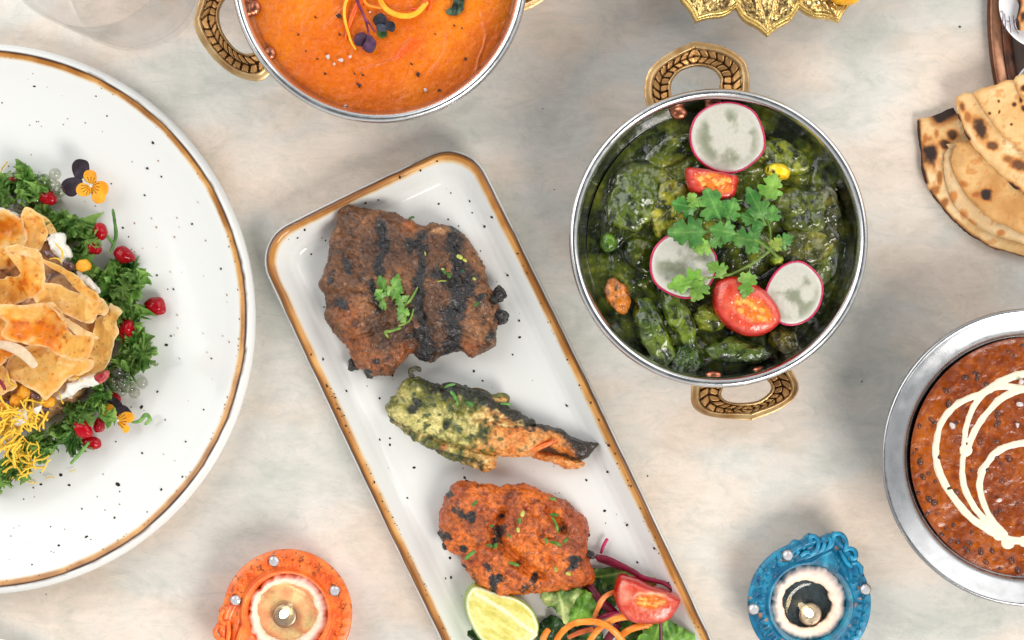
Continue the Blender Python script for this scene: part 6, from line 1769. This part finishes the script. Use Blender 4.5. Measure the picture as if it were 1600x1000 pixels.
# ------------------------------------------------------------------ bread basket in the corner
def tray():
    cx, cy, R = 2095.0, 20.0, 550.0
    k = S * (1 - 0.0078 / D)
    c = W(cx, cy, 0.0078); c.z = 0
    root = empty('copper_tray', c); tag(root, 'round copper tray with a dark wooden inner band in the top right corner', 'tray')
    def cf(V):
        r = np.hypot(V[..., 0], V[..., 1]) / k
        n = fbm(V[..., 0] / k, V[..., 1] / k, V[..., 2] / k, 26, 4, 6)
        cc = mixc((196, 146, 116), (160, 106, 78), np.clip(0.5 + n * 1.3, 0, 1))
        cc = mixc(cc, (84, 48, 32), sstep(545, 549, r) * 0.8)
        return cc
    prof = [(540, 0.0), (548, 0.002), (550, 0.0045), (549, 0.0065), (546, 0.0078), (538, 0.0076), (531, 0.0068), (529, 0.0055), (528, 0.004), (0.5, 0.004), (0.5, 0.0)]
    P = catmull([(a, b / S) for a, b in prof[:9]], 70, closed=False)
    P = np.vstack([np.stack([P[:, 0] * k, np.maximum(P[:, 1] * S, 0)], 1), [(0.5 * k, 0.004), (0.5 * k, 0.0)]])
    add_obj('tray_rim', lathe_mesh('tray_rim', P, 420, M['coppertray'], cf), root)
    prof2 = [(529.5, 0.0042), (529.5, 0.0060), (527, 0.0068), (520, 0.0066), (515, 0.0056), (513, 0.0042)]
    P = np.array([(a * k, b) for a, b in prof2])
    wood = pm('dark_wood', attr=True, rough=0.4, var=(12, 0.35, 4), bumps=((8, 1.5, 4),))
    add_obj('wood_band', lathe_mesh('wood_band', P, 420, wood, lambda V: mixc((66, 36, 24), (120, 72, 46), np.clip(0.4 + 1.2 * fbm(V[..., 0] / k, V[..., 1] / k, V[..., 2] / k, 14, 4, 8), 0, 1))), root)
    flo = pm('dark_tray_floor', (84, 64, 54), rough=0.5, var=(30, 0.2, 4))
    P = np.array([(513.5 * k, 0.0042), (513.5 * k, 0.0047), (0.5 * k, 0.0047), (0.5 * k, 0.0042)])
    add_obj('tray_floor', lathe_mesh('tray_floor', P, 300, flo), root)


tray()
def paper(cx, cy, R, z, h, label):
    k = S * (1 - (z + h) / D)
    c = W(cx, cy, z + h); c.z = z
    P = catmull([(0.5, 2), (R * 0.6, 2), (R * 0.80, 6), (R - 3, h / S - 3), (R, h / S), (R - 1.5, h / S + 1), (R - 5, h / S - 3), (R * 0.79, 8), (R * 0.6, 3.5), (0.5, 3.5)], 80, closed=False)
    P = np.stack([np.maximum(P[:, 0], 0.3) * k, P[:, 1] * S], 1)
    o = add_obj('paper_dish', lathe_mesh('paper_dish', P, 160, M['paper']), None, c)
    return tag(o, label, 'dish', 'white paper dishes in the tray')


pd = paper(1632, 6, 72, 0.0056, 0.010, 'upper round white paper dish with handwriting on its rim')
paper(1640, 148, 58, 0.0056, 0.010, 'lower round white paper dish behind the flatbread')
for pth in ([(1563, 20), (1565, 17), (1567, 20), (1567, 30), (1565, 40)], [(1570.5, 20), (1570.5, 35), (1570.5, 51)], [(1579, 23), (1578, 38), (1577.5, 53)], [(1571, 33), (1575, 34), (1579, 31)], [(1585, 22), (1584, 36), (1584, 48)], [(1592, 26), (1585, 37), (1589, 55)]):
    k = 0
    zz = [0.0162 - 0.0075 * np.clip((np.hypot(1632 - 72 + 72 - a, b - 6) < 66), 0, 1) * np.clip((68 - np.hypot(a - 1632, b - 6)) / 16, 0, 1) for a, b in pth]
    t_ = tube('pen_stroke', [(a, b, z_) for (a, b), z_ in zip(pth, zz)], (0.55, 0.65, 0.55), M['ink'], pd, n=24, m=6, flat=0.7)
roti([(1588, -20), (1592, 10), (1586, 30), (1590, 48), (1610, 46), (1690, 40), (1690, -40)], 0.0095, 'charred flatbread piece inside the upper paper dish', 931, [(1599, 26, 9, 7, 0.2, 0.95), (1590, 5, 6, 8, 0, 0.8), (1612, 20, 9, 6, 0, 0.9)], [([(1588, -20), (1592, 10), (1586, 30), (1590, 46)], 2.5, 0.9)], (0, 0), ((206, 158, 100), (226, 186, 134)))

# ------------------------------------------------------------------ golden petal tray
def gold_tray():
    cx, cy, R = 1199.0, -236.0, 294.0
    zt = 0.030
    k = S * (1 - zt / D)
    c = W(cx, cy, zt); c.z = 0
    root = empty('golden_petal_tray', c); tag(root, 'ornate golden tray with pointed petal lobes at the top edge', 'tray')
    n, nr = 1600, 110
    th = np.linspace(0, 2 * math.pi, n, endpoint=False)[None]
    N = 16
    ph = (th - 1.5 * math.pi + 2 * math.pi) * N / (2 * math.pi)          # petal phase, apex at downwards in picture
    f = np.abs((ph + 0.5) - np.floor(ph + 0.5) - 0.5) * 2                 # 0 at apex .. 1 at valley
    shape = 1 - 0.135 * (1 - (1 - f) ** 1.0) * (0.75 + 0.25 * f) - 0.010 * np.sin(f * 2 * math.pi * 1.0)
    rr = np.linspace(0.45, 1, nr)[:, None] ** 0.8
    R2 = R * shape * rr
    X = R2 * np.cos(th); Y = R2 * np.sin(th)                              # world axes (y up)
    d = (1 - rr) * R * shape                                              # px to the edge, roughly radial
    s = (f * 2 * math.pi * R / N / 2)                                     # lateral px from petal axis
    edge = 3.5 * np.exp(-((d - 3.5) / 2.0) ** 2) + 2.0 * np.exp(-((d - 9) / 1.6) ** 2)
    # raised beads outlining an inner drop on each petal
    drop = np.hypot(s / 26.0, (d - 50) / 34.0) + 0.25 * (d < 50) * (s / 26.0)
    ring = np.exp(-((drop - 0.85) / 0.16) ** 2)
    bead = np.clip(np.cos(np.arctan2(d - 50, s * np.sign(((ph + 0.5) % 1) - 0.5) + 1e-6) * 16), 0, 1) ** 0.5
    core = np.exp(-(np.hypot(s / 8, (d - 55) / 20.0)) ** 2)
    gx = fbm(X, Y, 0 * X, 4, 2, 9)
    floral = np.clip(fbm(X, Y, 0 * X, 13, 2, 17) - 0.12, 0, 1) * (drop > 1.15) * (d > 14)
    h = edge + 4.0 * ring * (0.4 + 0.6 * bead) + 3 * core + 9.0 * floral + 0.6 * gx * (d > 12)
    drp = np.where(rr > 0.999, -8, 0)
    Z = zt - 0.006 * (1 - rr) + (h + drp) * S
    V = np.stack([X * k, Y * k, Z + 0 * X], -1).reshape(-1, 3)
    low = np.stack([(X[-1] * 0.985) * k, (Y[-1] * 0.985) * k, 0 * X[-1] + zt - 0.007], -1)
    inn = np.stack([(X[0]) * k, (Y[0]) * k, 0 * X[0] + zt - 0.012], -1)
    V = np.vstack([V, low, inn])
    F = grid_faces(nr + 2, n)
    F = np.vstack([F, np.stack([(nr + 1) * n + np.arange(n), (nr + 1) * n + (np.arange(n) + 1) % n, (np.arange(n) + 1) % n, np.arange(n)], 1)])
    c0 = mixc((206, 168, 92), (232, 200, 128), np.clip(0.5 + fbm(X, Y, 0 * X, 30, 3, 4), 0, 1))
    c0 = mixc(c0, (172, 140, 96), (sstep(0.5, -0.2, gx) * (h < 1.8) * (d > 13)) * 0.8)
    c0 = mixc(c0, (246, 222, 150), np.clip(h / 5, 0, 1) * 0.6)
    cc = np.vstack([c0.reshape(-1, 3), np.full((2 * n, 3), (150, 116, 60.0))])
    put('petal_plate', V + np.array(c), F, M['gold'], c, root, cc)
    P = np.array([(132 * k, zt - 0.010), (136 * k, zt - 0.011), (60 * k, 0.012), (75 * k, 0.002), (80 * k, 0.0), (0.5 * k, 0.0), (0.5 * k, 0.004), (130 * k, zt - 0.0095)])
    add_obj('tray_foot', lathe_mesh('tray_foot', P, 120, M['gold'], lambda V: np.full(V.shape[:2] + (3,), 190.0) * np.array((1.05, 0.85, 0.45))), root)
    o = pebble('marigold_candle', [(1296, -10), (1304, 2), (1320, 6), (1338, 4), (1348, -12), (1330, -40), (1305, -36)], zt - 0.001, 0.012, M['wax'], lambda X, Y, Z, d: mixc((242, 160, 10), (250, 190, 30), np.clip(0.5 + fbm(X, Y, Z, 10, 2, 2), 0, 1)), nseg=60, nring=24, e=0.6)
    tag(o, 'bright yellow lump on the right lobe of the golden tray', 'candle')


gold_tray()

# ------------------------------------------------------------------ diya candles
def diya(cx, cy, R, spout, paint, paint2, label, gems, wax_in, flame_at, pool_dark):
    """clay lamp: polar relief mesh; spout = image-space angle of the pointed lip"""
    zt = 0.024
    k = S * (1 - zt / D)
    c = W(cx, cy, zt); c.z = 0
    root = empty('candle_lamp', c); tag(root, label, 'candle', 'painted clay candle lamps')
    n = 720
    th = np.linspace(0, 2 * math.pi, n, endpoint=False)
    da = (th - spout + math.pi) % (2 * math.pi) - math.pi           # angle from the spout
    q = R / 100.0
    # outline: circle plus crest of scrolls around the spout
    crest = 24 * np.exp(-(da / 0.19) ** 2) + 13 * np.exp(-((np.abs(da) - 0.36) / 0.11) ** 2) + 6 * np.exp(-((np.abs(da) - 0.60) / 0.07) ** 2)
    Ro = (100 + crest) * q
    Ri = (70 + 24 * np.clip(1 - np.abs(da) / 0.34, 0, 1) ** 1.15) * q   # inner ridge, pointed at the spout
    rows = []
    def row(r, z, tagc): rows.append((r, np.broadcast_to(z, th.shape), tagc))
    row(0.4 + 0 * th, 0.009, 0); row(30 * q + 0 * th, 0.009, 0); row(52 * q + 0 * th, 0.0095, 0); row(60 * q + 0 * th, 0.013, 0)
    for t in np.linspace(0, 1, 10): row(62 * q + (Ri - 5 * q - 62 * q) * t, 0.0165 + 0.0055 * t ** 0.7, 1)
    for t in np.linspace(0, 1, 9): row(Ri - 5 * q + 7 * q * t, 0.022 + 0.0022 * np.sin(math.pi * t), 2)
    A = Ri + 2.2 * q
    for t in np.linspace(0.02, 1, 34):
        r = A + (Ro - A) * t
        band = (r - A) / (np.maximum(Ro - A, 1))
        s = np.abs(da) * 100
        wave = np.clip(np.cos((s / 15.0) * 2 * math.pi / 2 + 0.6 * np.sin(t * 6)) * 0.5 + 0.5, 0, 1)
        scal = np.exp(-(((band - 0.72 + 0.16 * np.abs(np.sin(s / 15 * math.pi))) / 0.07) ** 2))
        dots = np.exp(-(((band - 0.36) / 0.13) ** 2)) * np.clip(np.cos(s / 15 * 2 * math.pi), 0, 1) ** 2
        scr = (np.abs(da) < 0.72) * np.sin((r / q - 62) / 3.6 + np.abs(da) * 9) * 0.9
        rel = np.where(np.abs(da) < 0.72, scr, 1.5 * scal + 1.7 * dots)
        row(r, 0.0215 + rel * 0.0011 - 0.0012 * t ** 3, 3)
    row(Ro + 1.0 * q, 0.0185, 4); row(Ro + 0.3 * q, 0.015, 4); row(Ro - 8 * q, 0.008, 4); row(62 * q + 0 * th, 0.001, 4); row(58 * q + 0 * th, 0.0, 4); row(0.4 + 0 * th, 0.0, 4)
    Rr = np.array([r for r, _, _ in rows]); Zz = np.array([z for _, z, _ in rows]); tg = np.array([t for _, _, t in rows])
    X = Rr * np.cos(th); Y = -Rr * np.sin(th)
    V = np.stack([X * k, Y * k, Zz], -1)
    cx_, cy_ = X / q, Y / q
    nn = fbm(cx_, cy_, 0 * X, 14, 3, 3); n2 = fbm(cx_, cy_, 0 * X, 5, 2, 7)
    cc = mixc(paint, paint2, np.clip(0.5 + nn * 1.3, 0, 1))
    lowz = np.gradient(np.gradient(Zz, axis=0), axis=0)
    edge = (tg[:, None] >= 3) * sstep(0.35, 0.6, n2 + 0.3 * nn)
    cc = mixc(cc, np.array(paint) * 0.55, edge * 0.55)
    cc = mixc(cc, (214, 120, 72), ((tg[:, None] >= 3) * sstep(0.50, 0.62, fbm(cx_, cy_, 0 * X, 9, 2, 19))) * 0.8)
    nr = len(rows)
    F = grid_faces(nr, n).tolist(); F.append(list(range(n))); F.append(list(range((nr - 1) * n, nr * n)))
    body = put('clay_body', V.reshape(-1, 3) + np.array(c), F, M['paint'], c, root, cc.reshape(-1, 3))
    # scrolled crest around the spout, traced on the blue lamp and turned with the spout
    ref = math.atan2(-0.93, 0.36)
    for pl in ([(630, 265), (690, 235), (715, 170), (700, 112), (660, 98), (643, 130), (665, 158)], [(690, 258), (745, 220), (768, 160), (752, 112)], [(740, 252), (795, 210), (818, 150), (806, 104)], [(800, 215), (838, 160), (846, 105), (872, 78), (920, 88), (950, 130), (958, 185), (935, 240)],
               [(900, 220), (925, 270), (965, 330), (1010, 370)], [(945, 225), (985, 205), (1030, 225), (1042, 275), (1015, 300), (995, 262)], [(1000, 345), (1045, 330), (1080, 372), (1085, 430)], [(600, 205), (560, 190), (530, 215), (545, 250)], [(640, 240), (600, 245), (560, 275)]):
        pp = []
        for (a, b) in pl:
            dx, dy = (1150 + a / 5.554 - 1267) / 96 * R, (820 + b / 5.554 - 945) / 96 * R
            t_ = spout - ref
            pp.append((cx + dx * math.cos(t_) - dy * math.sin(t_), cy + dx * math.sin(t_) + dy * math.cos(t_), 0.0218))
        tube('crest_scroll', pp, (3.2, 3.8, 3.4), M['paint'], root, n=44, m=9, col=lambda X, Y, Z: mixc(paint, np.array(paint2) * 1.1, np.clip(0.5 + 1.2 * fbm(X, Y, Z, 9, 2, 5), 0, 1)))
    # wax crust: ring with ragged edges
    m = 200
    t2 = np.linspace(0, 2 * math.pi, m, endpoint=False)
    ro = (64 + 9.0 * fbm(np.cos(t2) * 40, np.sin(t2) * 40, 0 * t2, 6, 4, 31)) * q
    ri = (wax_in + 5.0 * fbm(np.cos(t2) * 40, np.sin(t2) * 40, 0 * t2, 11, 4, 33)) * q
    off = np.array((flame_at[0] - cx, flame_at[1] - cy)) * 0.3
    rws = []
    for t in np.linspace(0, 1, 16):
        r = ri + (ro - ri) * t
        z = 0.0140 + 0.0036 * np.sin(math.pi * np.clip(t, 0, 1)) ** 0.6 + 0.0006 * fbm(np.cos(t2) * r, np.sin(t2) * r, 0 * t2, 9, 3, 5)
        ox = off[0] * (1 - t); oy = off[1] * (1 - t)
        rws.append(np.stack([(r * np.cos(t2) + ox) * k, -(r * np.sin(t2) + oy) * k, z], -1))
    rws.append(rws[-1] - np.array((0, 0, 0.006))); rws.append(rws[0] - np.array((0, 0, 0.005)))
    Vw = np.array(rws)
    Fw = grid_faces(len(rws), m)
    Fw = np.vstack([Fw, np.stack([(len(rws) - 1) * m + np.arange(m), (len(rws) - 1) * m + (np.arange(m) + 1) % m, (np.arange(m) + 1) % m, np.arange(m)], 1)])
    put('wax_crust', Vw.reshape(-1, 3) + np.array(c), Fw, M['wax'], c, root, np.tile(np.array((232, 208, 196.0)), (Vw.size // 3, 1)))
    # melted pool
    pts = [(cx + off[0] + (wax_in + 3) * q * math.cos(a), cy + off[1] + (wax_in + 3) * q * math.sin(a)) for a in np.linspace(0, 2 * math.pi, 24, endpoint=False)]
    sheet('melted_wax', pts, 0.0128, lambda X, Y, r: 0.0010 * r ** 8 + 0 * X, 0.0006, M['pool'], None, 80, 14, root)
    # floor of the cup under the pool
    fl = [(cx + 60 * q * math.cos(a), cy + 60 * q * math.sin(a)) for a in np.linspace(0, 2 * math.pi, 24, endpoint=False)]
    sheet('cup_floor', fl, 0.0094, lambda X, Y, r: 0 * X, 0.0004, M['paint'], lambda X, Y, r: mixc(pool_dark, np.array(pool_dark) * 1.25 + 8, np.clip(0.5 + 1.2 * fbm(X, Y, 0 * X, 16, 3, 8), 0, 1)), 80, 20, root)
    # wick holder and flame
    fx, fy = flame_at
    hold = pebble('wick_holder', ell(fx + 2, fy + 2, 19 * q, 19 * q, 0, 16, 0.0), 0.0124, 0.0011, M['tin'], nseg=48, nring=14, parent=root, e=0.4)
    pebble('wick_collar', ell(fx, fy, 7 * q, 7 * q, 0, 12, 0.0), 0.0136, 0.0030, M['tin'], nseg=28, nring=12, parent=hold, e=0.6)
    for j, (bx, by) in enumerate([(-14, 3), (4, 17), (12, -10)]):
        pebble('wax_bubble', ell(fx + bx, fy + by, 3.4, 3.2, 0, 9, 0.05), 0.0136, 0.0012, M['pool'], nseg=18, nring=8, parent=hold, e=0.9)
    fl_ = pebble('flame', ell(fx, fy, 6.4 * q, 6.0 * q, 0, 12, 0.0), 0.0172, 0.015, M['flame'], None, None, nseg=32, nring=22, parent=root, e=1.0, hb=0.3)
    for (gx, gy) in gems:
        z_ = 0.0222
        ang = math.atan2(gy - cy, gx - cx)
        g = ell(gx, gy, 8.2, 8.2, 0, 10, 0.0)
        gm = pebble('gem', g, z_ - 0.0008, 0.0026, M['gem'], None, None, nseg=10, nring=6, parent=root, e=0.7, hb=0.3, smooth_out=False)
        for p in gm.data.polygons: p.use_smooth = False
        pebble('gem_setting', ell(gx, gy, 9.6, 9.6, 0, 14, 0.0), z_ - 0.0014, 0.0014, M['tin'], nseg=30, nring=8, parent=root, e=0.5)
    return root


diya(447, 962, 101, math.atan2(0.52, -0.85), (222, 96, 34), (240, 128, 56), 'orange painted clay lamp with a lit candle and three gems', [(428, 877), (523, 923), (368, 938)], 46, (443, 960), (242, 186, 146))
diya(1267, 945, 96, math.atan2(-0.93, 0.36), (14, 96, 132), (30, 136, 170), 'blue painted clay lamp with a lit candle and a scrolled crest', [(1231, 868), (1178, 952), (1352, 921)], 40, (1264, 958), (34, 52, 64))

# loose crumbs on the table
for i, (x, y, r) in enumerate([(1500, 42, 2.0), (1347, 596, 1.3), (1012, 744, 1.4), (866, 296, 1.2), (72, 929, 1.2), (848, 170, 1.1)]):
    o = pebble('crumb', ell(x, y, r, r * 0.7, i, 7, 0.2), 0.0001, r * S, M['dark'], nseg=12, nring=6)
    tag(o, 'tiny dark crumb lying on the stone table', 'crumb', 'crumbs on the table')
